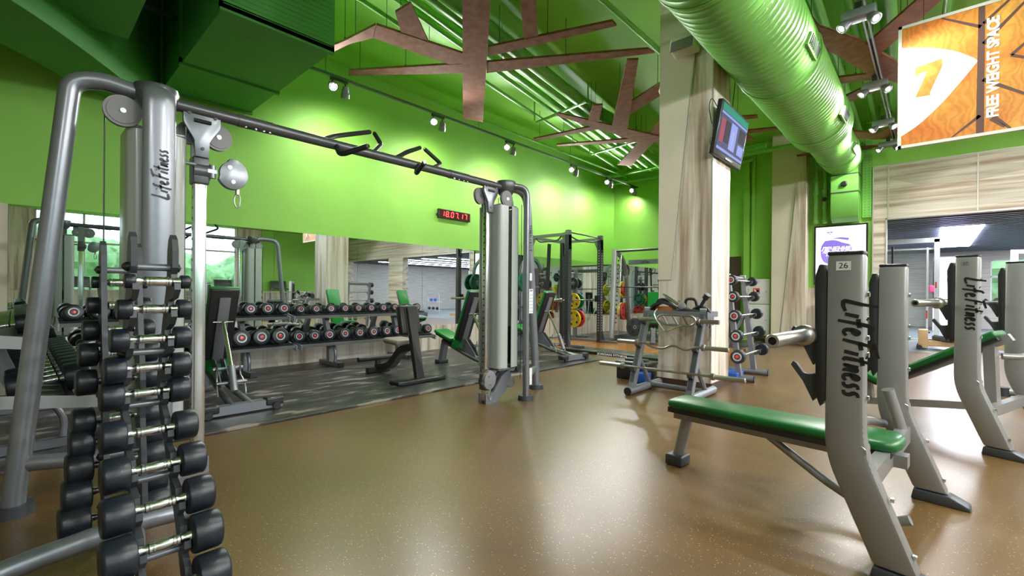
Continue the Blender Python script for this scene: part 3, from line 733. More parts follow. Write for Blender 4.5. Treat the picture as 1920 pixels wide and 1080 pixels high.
    b = B().cyl((.0, c0 - .03, z + .03), (.0, c0 - .115, z + .03), .011).cyl((0, c0 - .115, z - .03), (0, c0 - .115, z + .075), .013)
    if sg > 0: b = B().cyl((0, c0 - .04, z), (0, c0 - .1, z), .012)
    ob('pull_pin', b, SILVER, car)
    dy = 1 if sg < 0 else -.1
    pc = Vector((.02, c0 + (.165 if sg < 0 else -.02), z - (.0 if sg < 0 else -.03)))
    b = B()
    prof = []
    for k in range(28):
        a = 2 * PI * k / 28; rr = .088 if not (1.9 < a < 3.4) else .075
        prof.append((pc.y + math.cos(a) * rr, pc.z + math.sin(a) * rr * 1.12))
    b.prism(prof, 'x', pc.x - .022, pc.x + .022, .004)
    hs = ob('swivel_housing', b, SILVER if sg < 0 else GPLAST, car)
    b = B()
    for u, w_ in ((-.02, .04), (.0, -.05)): b.cyl((pc.x + .021, pc.y + u, pc.z + w_), (pc.x + .028, pc.y + u, pc.z + w_), .011)
    ob('rivet', b, CHROME, hs)
    ob('hinge', B().cyl((.0, c0 + .06, z - .04), (.0, c0 + .06, z + .04), .018).bx(-.02, .02, c0 + .03, c0 + .08, z - .012, z + .012), SILVER, car)
    kz = pc.z - .1; ky = pc.y + (.03 if sg < 0 else .02)
    ring = [(pc.x, ky + .018 * math.cos(a), kz - .065 + .045 * math.sin(a)) for a in [2 * PI * k / 16 for k in range(17)]]
    ob('carabiner', B().tube(ring, .0045, 8, cap=False).cyl((pc.x, ky, kz + .01), (pc.x, ky, kz - .025), .012), CHROME if sg > 0 else STEEL, car)
    ob('cable', B().cyl((-.045, c0 - .10, .25), (-.045, c0 - .10, z), .0035, seg=6), BLACKP, car)
tower(-1, 0); tower(1, 0)
beam = ob('crossbeam', B().cyl((0, -1.5, 2.27), (0, 1.5, 2.27), .037, seg=24), DSILVER, XO)
for y0, y1 in ((-1.07, -.86), (.72, .96)): ob('splice_sleeve', B().cyl((0, y0, 2.27), (0, y1, 2.27), .0405, seg=24), DSILVER, beam)
b = B()
for y0 in (-1.03, -.97, -.92, -.88, .76, .82, .88, .93): b.cyl((.03, y0, 2.225), (.03, y0, 2.232), .009)
ob('bolt', b, CHROME, beam)
HND = [[(-3.4, 1.57, 2.29), (-3.52, 1.73, 2.39), (-3.68, 2.12, 2.56)], [(-3.68, 2.17, 2.56), (-3.6, 2.19, 2.45), (-3.4, 2.0, 2.30)], [(-3.36, 1.66, 2.26), (-3.25, 1.63, 2.16), (-3.05, 1.74, 2.21)],
       [(-3.4, 2.2, 2.29), (-3.52, 2.41, 2.42), (-3.68, 2.66, 2.55)], [(-3.68, 2.72, 2.55), (-3.6, 2.86, 2.42), (-3.4, 2.6, 2.29)], [(-3.36, 2.41, 2.27), (-3.25, 2.31, 2.15), (-3.05, 2.25, 2.2)]]
for P in HND:
    P = [(x + 3.38, y - 2.06, z) for x, y, z in P]
    h = ob('pull_up_handle', B().tube(P, .0195, 14, .06), BLACKR, XO)
    tip = P[-1] if P[0][0] < .03 and P[0][0] > -.03 else P[0]
    q = Vector(P[-1]); d = (Vector(P[-1]) - Vector(P[-2])).normalized()
    if abs(P[-1][0]) < .05: q = Vector(P[0]); d = (Vector(P[0]) - Vector(P[1])).normalized()
    ob('end_cap', B().cyl(q, q + d * .014, .013), CHROME, h)
pl = ob('instruction_placard', B().bx(.196, .2171, 1.65, 1.715, .93, 1.19), PAPER, XO, 0)
b = B()
for k in range(6): b.bx(.2171, .2176, 1.658, 1.707, .95 + k * .035, .954 + k * .035)
b.bx(.2171, .2176, 1.66, 1.705, 1.165, 1.18)
ob('placard_print', b, GPLAST, pl, 0)
ob('warning_label', B().bx(.196, .199, 1.68, 1.715, 1.28, 1.36).bx(.196, .199, 1.69, 1.73, .16, .34), PAPER, XO, 0)

# ------------------------------------------------------------------ dumbbells
def dumbbell(label, hl, hw, hr, group, cap=False, src=None, grip=True):
    """axis along local y, centred on the origin"""
    t = thing('dumbbell', label, 'dumbbell', (0, 0, 0), 0, group)
    ob('handle', B().lathe([(-hl / 2 - .005, .0), (-hl / 2 - .005, .018), (-hl / 2 + .012, .016), (-hl / 2 + .02, .013), (-hl * .3, .0155), (-hl * .28, .019), (-hl * .23, .019), (-hl * .22, .0145), (-hl * .2, .019), (-hl * .16, .019), (-hl * .15, .0165), (0, .019),
                            (hl * .15, .0165), (hl * .16, .019), (hl * .2, .019), (hl * .22, .0145), (hl * .23, .019), (hl * .28, .019), (hl * .3, .0155), (hl / 2 - .02, .013), (hl / 2 - .012, .016), (hl / 2 + .005, .018), (hl / 2 + .005, 0)], (0, 0, 0), (0, 1, 0), 16), CHROME, t)
    for s_ in (-1, 1):
        c = min(.012, hr * .15)
        h = ob('weight_head', B().lathe([(0, 0), (0, hr * .82), (c * .4, hr - c * .3), (c, hr), (hw - c, hr), (hw - c * .35, hr - c * .35), (hw, hr - c), (hw, hr * .5), (hw - .003, 0)], (0, s_ * hl / 2, 0), (0, s_, 0), 28), HEADR, t)
        if cap:
            ob('ring', B().lathe([(hw - .004, hr * .42), (hw + .003, hr * .42), (hw + .004, hr * .54), (hw - .003, hr * .56)], (0, s_ * hl / 2, 0), (0, s_, 0), 24), LGREY, h)
            ob('end_cap', B().lathe([(hw - .004, hr * .42), (hw - .002, hr * .24), (hw + .004, hr * .18), (hw + .005, 0)], (0, s_ * hl / 2, 0), (0, s_, 0), 20), REDC, h)
    return t
ORD = ['top', 'second', 'third', 'fourth', 'fifth', 'sixth', 'seventh', 'eighth', 'ninth', 'tenth', 'eleventh', 'twelfth', 'thirteenth', 'fourteenth']

# tall two-sided upright rack in the left foreground
NX = [-2.15, -2.20, -2.25, -2.30, -2.33, -2.24, -2.14, -2.05, -1.97, -1.90]
NZ = [1.18, 1.075, .957, .840, .735, .60, .487, .375, .262, .135]
NW = [.032, .045, .055, .065, .070, .075, .080, .086, .092, .098]
NR = [.027, .038, .046, .052, .056, .060, .064, .067, .070, .073]
FXs = [-2.80, -2.78, -2.76, -2.73, -2.70, -2.70, -2.68, -2.66, -2.64, -2.62]
FZ = [1.18, 1.075, .965, .860, .745, .575, .485, .39, .285, .18]
tr = thing('dumbbell_tree', 'tall two-sided grey dumbbell stand in the corner by the crossover', 'dumbbell rack', (-2.5, .36, 0))
def rail(xs, zs, yy, sgn, parent, extra_top):
    pts_f, pts_b = [], []
    P = []
    n = len(xs)
    pts = [(xs[0] - sgn * .06, zs[0] + .16)] + [(x - sgn * .045, z) for x, z in zip(xs, zs)] + [(xs[-1] - sgn * .03, .05)]
    # front outline with hooks below each bar
    F = [(xs[0] - sgn * .055, zs[0] + .185), (xs[0] - sgn * .025, zs[0] + .165), (xs[0] - sgn * .008, zs[0] + .12), (xs[0] - sgn * .01, zs[0] + .055)]
    for i, (x, z) in enumerate(zip(xs, zs)):
        F += [(x - sgn * .03, z + .03), (x - sgn * .022, z - .012), (x + sgn * .0, z - .02), (x + sgn * .026, z - .005), (x + sgn * .03, z - .03), (x - sgn * .005, z - .062)]
    F += [(xs[-1] + sgn * .01, zs[-1] - .08)]
    Bk = [(xs[-1] - sgn * .07, max(zs[-1] - .08, .06))] + [(x - sgn * .105, z) for x, z in list(zip(xs, zs))[::-1]] + [(xs[0] - sgn * .10, zs[0] + .12), (xs[0] - sgn * .085, zs[0] + .165)]
    b = B().prism([(x + 2.5, z) for x, z in F + Bk], 'y', yy - .010, yy + .010)
    return ob('side_rail', b, GRAPH, parent, 0)
for yy in (-.062, .062):
    rail(NX, NZ, yy, 1, tr, .1); rail(FXs, FZ, yy - .03, -1, tr, .1)
b = B()
for i in (0, 2, 4, 6, 8):
    x = NX[i] - .055 + 2.5; z = NZ[i] + (.055 if i == 0 else -.055)
    c = ob('crossbar', B().cyl((x, -.062, z), (x, .062, z), .0135), SILVER, tr)
    ob('end_cap', B().lathe([(0, .017), (.012, .017), (.022, .008), (.024, 0)], (x, -.07, z), (0, -1, 0)), BLACKP, c); ob('end_cap', B().lathe([(0, .017), (.012, .017), (.022, 0)], (x, .07, z), (0, 1, 0)), BLACKP, c)
    x = FXs[i] + .055 + 2.5; z = FZ[i] + (.055 if i == 0 else -.055)
    c = ob('crossbar', B().cyl((x, -.092, z), (x, .032, z), .0135), SILVER, tr)
    ob('end_cap', B().lathe([(0, .017), (.012, .017), (.022, 0)], (x, -.1, z), (0, -1, 0)), BLACKP, c)
for x, yy in ((-.0, .25), (.12, .2)):
    pass
f = ob('arched_base', B().tube([(.02, -.62, .04), (.02, -.40, .12), (.02, .0, .165), (.02, .24, .15)], .04, 18, .2), SILVER, tr)
ob('end_cap', B().cyl((.02, .24, .15), (.02, .252, .15), .038), DSILVER, f)
f = ob('arched_base', B().tube([(.30, -.06, .05), (.05, 0, .15), (-.3, -.02, .05)], .03, 16, .2), SILVER, tr)
ob('rubber_foot', B().lathe([(0, .05), (.03, .045), (.032, 0)], (.28, -.05, .0), (0, 0, 1)).lathe([(0, .05), (.03, .045), (.032, 0)], (-.26, -.02, .0), (0, 0, 1)).lathe([(0, .05), (.05, .045), (.052, 0)], (.02, -.6, 0), (0, 0, 1)).lathe([(0, .05), (.11, .045), (.112, 0)], (.02, .2, 0), (0, 0, 1)), BLACKR, tr)
for i in range(10):
    hl = .135 + .0025 * i
    d = dumbbell('black dumbbell, %s on the camera side of the upright stand' % ('topmost' if i == 0 else ORD[i] + ' from top' if i < 9 else 'lowest'), hl, NW[i], NR[i] * .97, 'dumbbells on the camera side of the upright stand')
    d.location = (NX[i], .367 - .001 * i, NZ[i] + .0); d.rotation_euler = (0, 0, R(1.2))
for i in range(10):
    hl = .135 + .004 * i
    d = dumbbell('black dumbbell, %s on the mirror side of the upright stand' % ('topmost' if i == 0 else ORD[i] + ' from top' if i < 9 else 'lowest'), hl, NW[i], NR[i], 'dumbbells on the mirror side of the upright stand')
    d.location = (FXs[i], .335 - .003 * i, FZ[i]); d.rotation_euler = (0, 0, R(1.2))

# ------------------------------------------------------------------ two-tier racks
def two_tier(label, loc, rz, ln, up=0):
    """runs along local x; front towards local -y"""
    t = thing('dumbbell_rack', label, 'dumbbell rack', loc, rz)
    for (y, z, w) in ((.12, .75 + up, .34), (-.10, .36 + up, .38)):
        tl = Matrix.Rotation(R(8), 3, 'X')
        tray = ob('tray', B().box((0, y, z), (ln, w, .012), tl).box((0, y - w / 2 + .0, z - .01), (ln, .012, .04), tl).box((0, y + w / 2, z + .02), (ln, .01, .05), tl), GPLAST, t, 0)
        for s_ in (-1, 1): ob('end_plate', B().box((s_ * (ln / 2 + .006), y, z), (.012, w + .06, .075), tl), LGREY, tray, 0)
        ob('saddle', B().box((0, y - .09, z + .018), (ln, .03, .025), tl).box((0, y + .09, z + .018), (ln, .03, .025), tl), BLACKR, tray, 0)
    for x in (-ln / 2 + .55, ln / 2 - .55):
        u = ob('upright', B().tube([(x, .0, .06), (x, .02, .36), (x, .17, .72 + up)], .03, sq=True, bend=.1, rx=.045, up=(1, 0, 0)).tube([(x, -.18, .07), (x, -.19, .2), (x, -.12, .33)], .022, 12, .08), SILVER, t, 30)
        f = ob('foot', B().tube([(x, -.34, .035), (x, .28, .035)], .03, sq=True, rx=.04), SILVER, t, 0)
        ob('foot_cap', B().box((x, -.35, .035), (.085, .03, .064)), BLACKP, f, 0)
    return t
WR = -6.78
g1, g2 = 'dumbbells on the upper tier by the mirror', 'dumbbells on the lower tier by the mirror'
two_tier('two-tier dumbbell rack against the mirror with the smaller red-capped dumbbells', (WR, 3.88, .022), R(90), 2.32)
two_tier('two-tier dumbbell rack against the mirror with the larger red-capped dumbbells', (WR, 1.48, .022), R(90), 2.32)
proto = {}
def rack_db(kind, label, group, hw, hr, hl=.13):
    if kind not in proto:
        proto[kind] = dumbbell(label, hl, hw, hr, group, True); return proto[kind]
    c = copy_tree(proto[kind]); tag(c, label, None, group); return c
for k in range(21):   # upper tier, from the far end towards the camera
    y = 4.86 - k * .2265 if k < 10 else 2.58 - (k - 10) * .215
    big = k >= 10
    d = rack_db('uA' if not big else 'uB', 'red-capped dumbbell, upper tier by the mirror, %s from the utility bench end' % (ORD[k] if 0 < k < 14 else 'first' if k == 0 else {14: 'fifteenth', 15: 'sixteenth', 16: 'seventeenth', 17: 'eighteenth', 18: 'nineteenth', 19: 'twentieth', 20: 'twenty-first'}[k]), g1, .085 if not big else .105, .068 if not big else .084)
    d.location = (WR - .12, y, .75 + .044 + (.068 if not big else .084)); d.rotation_euler = (0, R(8) * 0, R(90)); d.rotation_euler = (R(-8), 0, R(90))
for k in range(20):
    big = k >= 9
    y = (4.92, 4.30, 4.10, 3.86, 3.62, 3.38, 3.14, 2.92, 2.70)[k] if k < 9 else 2.44 - (k - 9) * .235
    if y < .35: break
    d = rack_db('lA' if not big else 'lB', 'red-capped dumbbell, lower tier by the mirror, %s from the utility bench end' % (ORD[k] if 0 < k < 14 else 'first' if k == 0 else {14: 'fifteenth', 15: 'sixteenth', 16: 'seventeenth', 17: 'eighteenth', 18: 'nineteenth', 19: 'twentieth'}[k]), g2, .105 if not big else .13, .083 if not big else .108)
    d.location = (WR + .10, y, .36 + .044 + (.083 if not big else .108)); d.rotation_euler = (R(-8), 0, R(90))
# rack seen end-on at the left edge
two_tier('two-tier dumbbell rack seen end-on beside the silver crossover leg', (-5.35, .06, .022), R(180), 2.6, .06)
for k in range(12):
    c = rack_db('eA', 'black dumbbell, upper tier of the rack seen end-on, %s from near end' % (ORD[k] if k else 'first'), 'dumbbells on the upper tier of the end-on rack', .10, .062)
    c.location = (-4.2 - k * .205, -.06, .81 + .044 + .062); c.rotation_euler = (R(8), 0, 0)
for k in range(11):
    c = rack_db('eB', 'black dumbbell, lower tier of the rack seen end-on, %s from near end' % (ORD[k] if k else 'first'), 'dumbbells on the lower tier of the end-on rack', .13, .09)
    c.location = (-4.22 - k * .225, .16, .42 + .044 + .09); c.rotation_euler = (R(8), 0, 0)

# ------------------------------------------------------------------ olympic benches
def bolts(b, pts, d, r=.009, ln=.01):
    for p in pts: b.cyl(p, Vector(p) + Vector(d).normalized() * ln, r, seg=8)
def upright(t, x, y, top, side):
    """wide flattened upright, straight above and kicking back (+x) at the foot"""
    prof = [(x - .065, top), (x + .065, top), (x + .068, .56), (x + .085, .47), (x + .245, .06), (x + .10, .06), (x - .05, .42), (x - .07, .52)]
    P = []
    pts = [Vector((a, 0, c)) for a, c in prof]
    for i, p in enumerate(pts):
        if i in (2, 3, 6, 7):
            a, c = pts[i - 1], pts[(i + 1) % len(pts)]
            for tt in (0, .25, .5, .75, 1):
                q1 = p + (a - p).normalized() * .05; q2 = p + (c - p).normalized() * .05
                q = q1 * (1 - tt) ** 2 + p * 2 * tt * (1 - tt) + q2 * tt * tt; P.append((q.x, q.z))
        else: P.append((p.x, p.z))
    u = ob('upright', B().prism(P, 'y', y - .042, y + .042, .016), CHAMP, t, 40)
    ob('top_cap', B().box((x, y, top + .004), (.126, .08, .016), 0, .005), BLACKP, u, 30)
    ob('rubber_foot', B().prism([(x + .09, 0), (x + .10, .058), (x + .25, .058), (x + .33, .022), (x + .335, 0)], 'y', y - .05, y + .05, .008), GRAPH, u, 30)
    g = ob('hook_guard', B().prism([(x - .064, top - .09), (x - .064, top - .62), (x - .088, top - .66), (x - .105, top - .61), (x - .112, top - .1), (x - .095, top - .04), (x - .075, top - .04)], 'y', y - .036, y + .036, .006), BLACKP, u, 30)
    hk = []
    for z in (top - .40, top - .56):
        hk.append(ob('bar_hook', B().prism([(x - .10, z - .16 + .10), (x - .10, z + .045), (x - .125, z + .035), (x - .155, z + .035), (x - .185, z + .078), (x - .198, z + .086), (x - .208, z + .068), (x - .16, z - .0), (x - .12, z - .085)], 'y', y - .013, y + .013, .003), GRAPH, u, 0))
    b = B(); bolts(b, [(x + .066, y, top - .17), (x + .066, y, top - .35), (x + .066, y, top - .42), (x + .067, y, top - .6), (x + .15, y, .33), (x + .22, y, .13)], (1, 0, 0), .011, .012)
    ob('bolt', b, CHROME, u)
    return u
def barbell(label, loc, rz, ln=2.2, sl=.41, z=0, group=None):
    t = thing('barbell', label, 'barbell', loc, rz, group)
    h = ln / 2
    ob('shaft', B().cyl((0, -h + .05, 0), (0, h - .05, 0), .0145), STEEL, t)
    for s_ in (-1, 1):
        ob('sleeve', B().lathe([(0, .044), (.03, .044), (.034, .031), (.038, .0275), (sl, .0275), (sl + .006, .024), (sl + .006, .015), (sl - .02, .013), (sl - .02, 0)], (0, s_ * (h - sl), 0), (0, s_, 0), 28), STEEL, t)
        ob('bore', B().cyl((0, s_ * (h - .019), 0), (0, s_ * (h - .015), 0), .0128), INK, t)
    return t
def flat_bench():
    t = thing('bench_press', 'flat green bench press station with two wide uprights, nearest the camera', 'bench press', (-.22, 2.96, 0), R(-5))
    top = 1.325
    for y, s_ in ((-.56, -1), (.56, 1)):
        u = upright(t, 0, y, top, s_)
        if s_ < 0:
            brush_text('lettering', u, (-.005, y - .0425, 1.13), (0, 0, -1), (1, 0, 0), .088)
            st = ob('number_sticker', B().box((-.005, y - .043, top - .05), (.052, .002, .038)), WHITE, u, 0)
            text('number', '26', INK, .034, frame_M((-.005, y - .0442, top - .05), *FY), st, .0003)
    ob('crossmember', B().tube([(.06, -.53, .36), (.06, .53, .36)], .042, sq=True, rx=.028), CHAMP, t, 0)
    ob('pad_strut', B().tube([(-.03, .5, .40), (-.10, .34, .44), (-.1, .05, .40)], .024, 14, .08), CHAMP, t)
    for y in (.30,): ob('spotter_post', B().tube([(.06, y + .16, .36), (.0, y + .1, .62)], .03, 16), CHAMP, t)
    P = [(-1.05, -.13), (-1.05, .13), (-.2, .15), (.14, .15), (.14, -.15), (-.2, -.15)]
    ob('bench_pad', B().prism([(-1.05, -.13), (-1.075, -.09), (-1.075, .09), (-1.05, .13), (-.05, .15), (.07, .145), (.11, .12), (.125, .05), (.125, -.05), (.11, -.12), (.07, -.145), (-.05, -.15)], 'z', .40, .452, .018), GVIN, t, 50)
    ob('pad_base', B().prism([(-1.06, -.12), (-1.06, .12), (-.05, .14), (.09, .125), (.09, -.125), (-.05, -.14)], 'z', .372, .405), BVIN, t, 0)
    ob('spine', B().tube([(-1.06, 0, .345), (.14, 0, .345)], .03, sq=True, rx=.04), CHAMP, t, 0)
    l = ob('leg', B().tube([(-.98, 0, .34), (-1.045, 0, .05)], .042, 20, rx=.036, up=(0, 1, 0)), CHAMP, t)
    ob('rubber_foot', B().box((-1.05, 0, .035), (.12, .13, .07), 0, .012), GRAPH, l, 30)
    ob('under_brace', B().tube([(-.50, 0, .33), (-.16, 0, .12), (.10, -.1, .07), (.16, -.1, .10)], .022, 14, .12), CHAMP, t)
    return t
flat_bench()
barbell('steel olympic bar resting on the hooks of the flat bench press', (-.22 - .138 * math.cos(R(5)), 2.97 + .138 * math.sin(R(5)), 1.325 - .40 + .035 + .0145), R(-5), 2.06, group=None)
def incline_bench():
    t = thing('incline_bench_press', 'incline bench press station with green seat and sloping back, behind the flat bench', 'bench press', (.37, 5.42, 0), R(-17.5))
    top = 1.45
    for y, s_ in ((-.58, -1), (.58, 1)):
        u = upright(t, 0, y, top, s_)
        if s_ < 0:
            brush_text('lettering', u, (-.005, y - .0425, 1.29), (0, 0, -1), (1, 0, 0), .085)
            st = ob('number_sticker', B().box((-.005, y - .043, top - .05), (.04, .002, .028)), CHAMP, u, 0)
            text('number', '27', INK, .026, frame_M((-.005, y - .0442, top - .05), *FY), st, .0003)
    ob('crossmember', B().tube([(.05, -.55, .26), (.05, .55, .26)], .04, sq=True, rx=.028), CHAMP, t, 0)
    ob('base_tube', B().tube([(-1.05, 0, .10), (.05, 0, .26)], .032, sq=True, rx=.03), CHAMP, t, 0)
    M = Matrix.Rotation(R(-33), 3, 'Y')
    ob('back_pad', B().box((-.36, 0, .60), (.95, .28, .06), M, .02), GVIN, t, 50)
    ob('pad_base', B().box((-.345, 0, .567), (.93, .25, .035), M), BVIN, t, 0)
    ob('spine', B().tube([(-.75, 0, .29), (.10, 0, .83)], .03, sq=True, rx=.035), CHAMP, t, 0)
    ob('seat_pad', B().box((-.92, 0, .42), (.40, .30, .06), Matrix.Rotation(R(22), 3, 'Y'), .02), GVIN, t, 50)
    ob('seat_base', B().box((-.93, 0, .387), (.38, .27, .02), Matrix.Rotation(R(22), 3, 'Y')), BVIN, t, 0)
    ob('seat_post', B().tube([(-.85, 0, .12), (-.88, 0, .38)], .03, sq=True, rx=.03), CHAMP, t, 0)
    ob('support_post', B().tube([(.0, -.0, .24), (-.02, 0, .75)], .035, sq=True, rx=.05), CHAMP, t, 0)
    l = ob('front_foot', B().tube([(-1.05, -.2, .06), (-1.05, .2, .06)], .032, 14), CHAMP, t)
    ob('rubber_foot', B().cyl((-1.05, -.2, .05), (-1.05, -.24, .05), .045).cyl((-1.05, .2, .05), (-1.05, .24, .05), .045), GRAPH, l)
    ob('side_handle', B().tube([(.02, .12, .66), (.16, .2, .66), (.2, .25, .85)], .026, 14, .1), CHAMP, t)
    return t
incline_bench()
barbell('steel olympic bar resting on the hooks of the incline bench press', (.37 - .138 * math.cos(R(17.5)), 5.42 + .138 * math.sin(R(17.5)), 1.45 - .40 + .035 + .0145), R(-17.5), 2.2)

# ------------------------------------------------------------------ adjustable benches
def adj_bench():
    """origin at the rear T foot, seat towards -x"""
    t = thing('adjustable_bench', 'adjustable bench with raised green back, seen from behind beside the crossover column', 'bench', (-4.66, 1.42, .022))
    f = ob('rear_foot', B().tube([(0, -.34, .055), (0, .34, .055)], .04, sq=True, rx=.045), SILVER, t, 0)
    for s_ in (-1, 1):
        ob('end_cover', B().box((0, s_ * .27, .075), (.11, .16, .075), 0, .015), BLACKP, f, 30)
        ob('wheel', B().cyl((.045, s_ * .28, .035), (.075, s_ * .28, .035), .033), BLACKR, f)
    for s_ in (-1, 1): ob('spine', B().tube([(0, s_ * .08, .07), (-.55, s_ * .05, .16), (-1.25, s_ * .03, .36)], .028, 14, .2), SILVER if s_ > 0 else DSILVER, t)
    l = ob('front_leg', B().tube([(-1.22, 0, .36), (-1.30, 0, .05)], .04, sq=True, rx=.045), SILVER, t, 0)
    ob('rubber_foot', B().box((-1.31, 0, .03), (.12, .19, .06), 0, .012), GRAPH, l, 30)
    MB = Matrix.Rotation(R(-68), 3, 'Y')
    bp = Vector((-.80, 0, .40)); d = Vector((math.cos(R(68)), 0, math.sin(R(68))))
    nrm = Vector((-math.sin(R(68)), 0, math.cos(R(68))))
    ob('back_pad', B().box(bp + d * .40 + nrm * .05, (.80, .27, .055), MB, .02), GVIN2, t, 50)
    ob('back_pad_base', B().box(bp + d * .40 + nrm * .015, (.78, .255, .045), MB, .01), BVIN, t, 30)
    ob('back_frame', B().box(bp + d * .34 - nrm * .018, (.74, .10, .03), MB, .006), LGREY if False else SILVER, t, 30)
    ob('lumbar_pad', B().box(bp + d * -.08 + nrm * .06, (.16, .26, .06), MB, .02), GVIN2, t, 50)
    ob('seat_pad', B().box((-1.14, 0, .455), (.42, .28, .055), Matrix.Rotation(R(17), 3, 'Y'), .02), GVIN2, t, 50)
    ob('seat_base', B().box((-1.13, 0, .42), (.38, .25, .03), Matrix.Rotation(R(17), 3, 'Y')), BVIN, t, 0)
    top = bp + d * .46 - nrm * .05
    s = ob('support_strut', B().cyl((-.30, 0, .36), top, .019), CHROME, t)
    ob('strut_socket', B().cyl((-.22, 0, .17), (-.32, 0, .40), .032), SILVER, s)
    ob('cross_pin', B().cyl(top + Vector((0, -.09, 0)), top + Vector((0, .09, 0)), .007), CHROME, s)
    for z, x in ((.24, -.30), (.36, -.42)): ob('linkage_bar', B().cyl((x, -.13, z), (x, .13, z), .017), SILVER, t)
    for s_ in (-1, 1): ob('handle_wire', B().tube([(-.28, s_ * .12, .12), (-.32, s_ * .12, .22), (-.40, s_ * .10, .30), (-.38, s_ * .10, .42)], .008, 8, .05), STEEL, t)
    ob('ladder_plate', B().prism([(-.75, .2), (-.45, .16), (-.5, .24), (-.68, .42), (-.78, .42)], 'y', -.045, -.035).prism([(-.75, .2), (-.45, .16), (-.5, .24), (-.68, .42), (-.78, .42)], 'y', .035, .045), SILVER, t, 0)
    return t
ab = adj_bench()
c = copy_tree(ab); c.location = (-4.45, 4.62, .022); tag(c, 'adjustable bench with bright green seat showing beyond the far crossover tower')
c = copy_tree(ab); c.location = (-4.42, 6.35, .022); c.rotation_euler = (0, 0, R(-3)); tag(c, 'adjustable bench with steep green back standing at the power rack')
c = copy_tree(ab); c.location = (-5.0, 10.55, .03); c.rotation_euler = (0, 0, R(115)); tag(c, 'adjustable bench inside the smith machine')

# black utility bench
t = thing('utility_bench', 'black square utility bench with short upright back on the mat', 'bench', (-4.76, 3.45, .022))
f = ob('rear_foot', B().prism([(-.10, -.36), (.10, -.36), (.13, -.28), (.13, .28), (.10, .36), (-.10, .36), (-.05, .25), (-.05, -.25)], 'z', .0, .05, .012), BLACKP, t, 30)
ob('post', B().tube([(.02, 0, .04), (-.20, 0, .92)], .032, sq=True, rx=.055), BLACKP, t, 0)
ob('back_pad', B().box((-.225, 0, .76), (.10, .30, .38), Matrix.Rotation(R(-14), 3, 'Y'), .03), BVIN, t, 50)
ob('back_plate', B().box((-.17, 0, .74), (.02, .16, .36), Matrix.Rotation(R(-14), 3, 'Y')), BLACKP, t, 0)
ob('seat_pad', B().box((-.43, 0, .475), (.34, .30, .075), Matrix.Rotation(R(3), 3, 'Y'), .03), mat('worn_taupe_vinyl', (.25, .22, .19), .5), t, 50)
ob('spine', B().tube([(-.12, 0, .42), (-.36, 0, .38), (-.62, 0, .12), (-.95, 0, .07)], .045, sq=True, rx=.05, bend=.14), BLACKP, t, 0)
ob('front_foot', B().box((-.95, 0, .04), (.09, .34, .07), 0, .01).box((-.95, 0, .13), (.05, .06, .14)), BLACKP, t, 30)
ob('foot_bar', B().cyl((-.95, -.30, .20), (-.95, .30, .20), .034), BLACKR, t)
# ------------------------------------------------------------------ bar rack by the column
t = thing('bar_rack', 'silver three-level bar rack with a tray of handles in front of the column', 'barbell rack', (-2.2, 5.0, 0))
HK = [(-.165, .30), (-.045, .57), (.075, .84)]
for s_ in (-1, 1):
    x = s_ * .33
    p = ob('post', B().tube([(x, -.22, .05), (x, .19, .97)], .035, sq=True, rx=.032), SILVER, t, 0)
    ob('tube_cap', B().tube([(x, .188, .965), (x, .194, .98)], .037, sq=True, rx=.034), LGREY, p, 0)
    ob('guard_strip', B().tube([(x, -.215, .14), (x, .14, .94)], .006, sq=True, rx=.022), DSILVER, p, 0)
    f = ob('foot', B().cyl((x, -.30, .045), (x, .50, .045), .045), SILVER, t)
    ob('end_cap', B().cyl((x, -.31, .045), (x, -.30, .045), .046).cyl((x, .50, .045), (x, .51, .045), .046), BLACKP, f)
    ob('brace', B().tube([(x, -.06, .44), (x, .24, .07)], .026, 14), SILVER, t)
    for (yy, z) in HK: ob('bar_hook', B().prism([(yy - .055, z + .01), (yy - .045, z - .03), (yy - .01, z - .045), (yy + .04, z - .05), (yy + .03, z - .015), (yy - .012, z - .022), (yy - .035, z - .0)], 'x', x - .028, x + .028, .004), DSILVER, t, 30)
ob('crossmember', B().cyl((-.33, .22, .06), (.33, .22, .06), .032), SILVER, t)
ob('tray', B().bx(-.36, .38, .14, .46, .905, .915).bx(-.36, .38, .13, .145, .895, .955).bx(-.36, .38, .45, .46, .895, .955).bx(-.37, -.355, .13, .46, .895, .955).bx(.375, .39, .13, .46, .895, .955), SILVER, t, 0)
ob('side_hook_plate', B().bx(.36, .375, .18, .38, .80, .9), SILVER, t, 0)
def xbar(name, label, loc, path, r, sl, sr, m=STEEL):
    """bar along x; path = shaft centre line, sleeves at both ends"""
    t = thing(name, label, 'barbell', loc)
    ob('shaft', B().tube(path, r, 12, .04), m, t)
    for s_, p in ((-1, Vector(path[0])), (1, Vector(path[-1]))):
        ob('sleeve', B().lathe([(-.02, r), (-.02, .034), (.012, .036), (.016, .026), (.02, .0245), (sl, .0245), (sl + .004, .02), (sl + .004, .011), (sl - .005, 0)], p, (s_, 0, 0), 24), m, t)
    return t
xbar('straight_bar', 'straight chrome bar on the lowest hooks of the bar rack', (-2.09, 4.79, .315), [(-.56, 0, 0), (.46, 0, 0)], .0135, .30, 0)
zz = [(-.40, 0, 0), (-.30, 0, 0), (-.20, -.0, -.045), (-.08, 0, -.045), (.0, 0, -.005), (.07, 0, -.005), (.17, 0, -.045), (.27, 0, 0), (.36, 0, 0)]
xbar('curl_bar', 'zigzag curl bar on the middle hooks of the bar rack', (-2.13, 4.91, .585), zz, .0135, .25, 0)
t = xbar('triceps_bar', 'triceps bar with oval frame and inner grips on the top hooks of the bar rack', (-2.11, 5.03, .855), [(-.36, 0, 0), (-.25, 0, 0)], .0145, .12, 0)
for o in list(t.children): bpy.data.objects.remove(o)
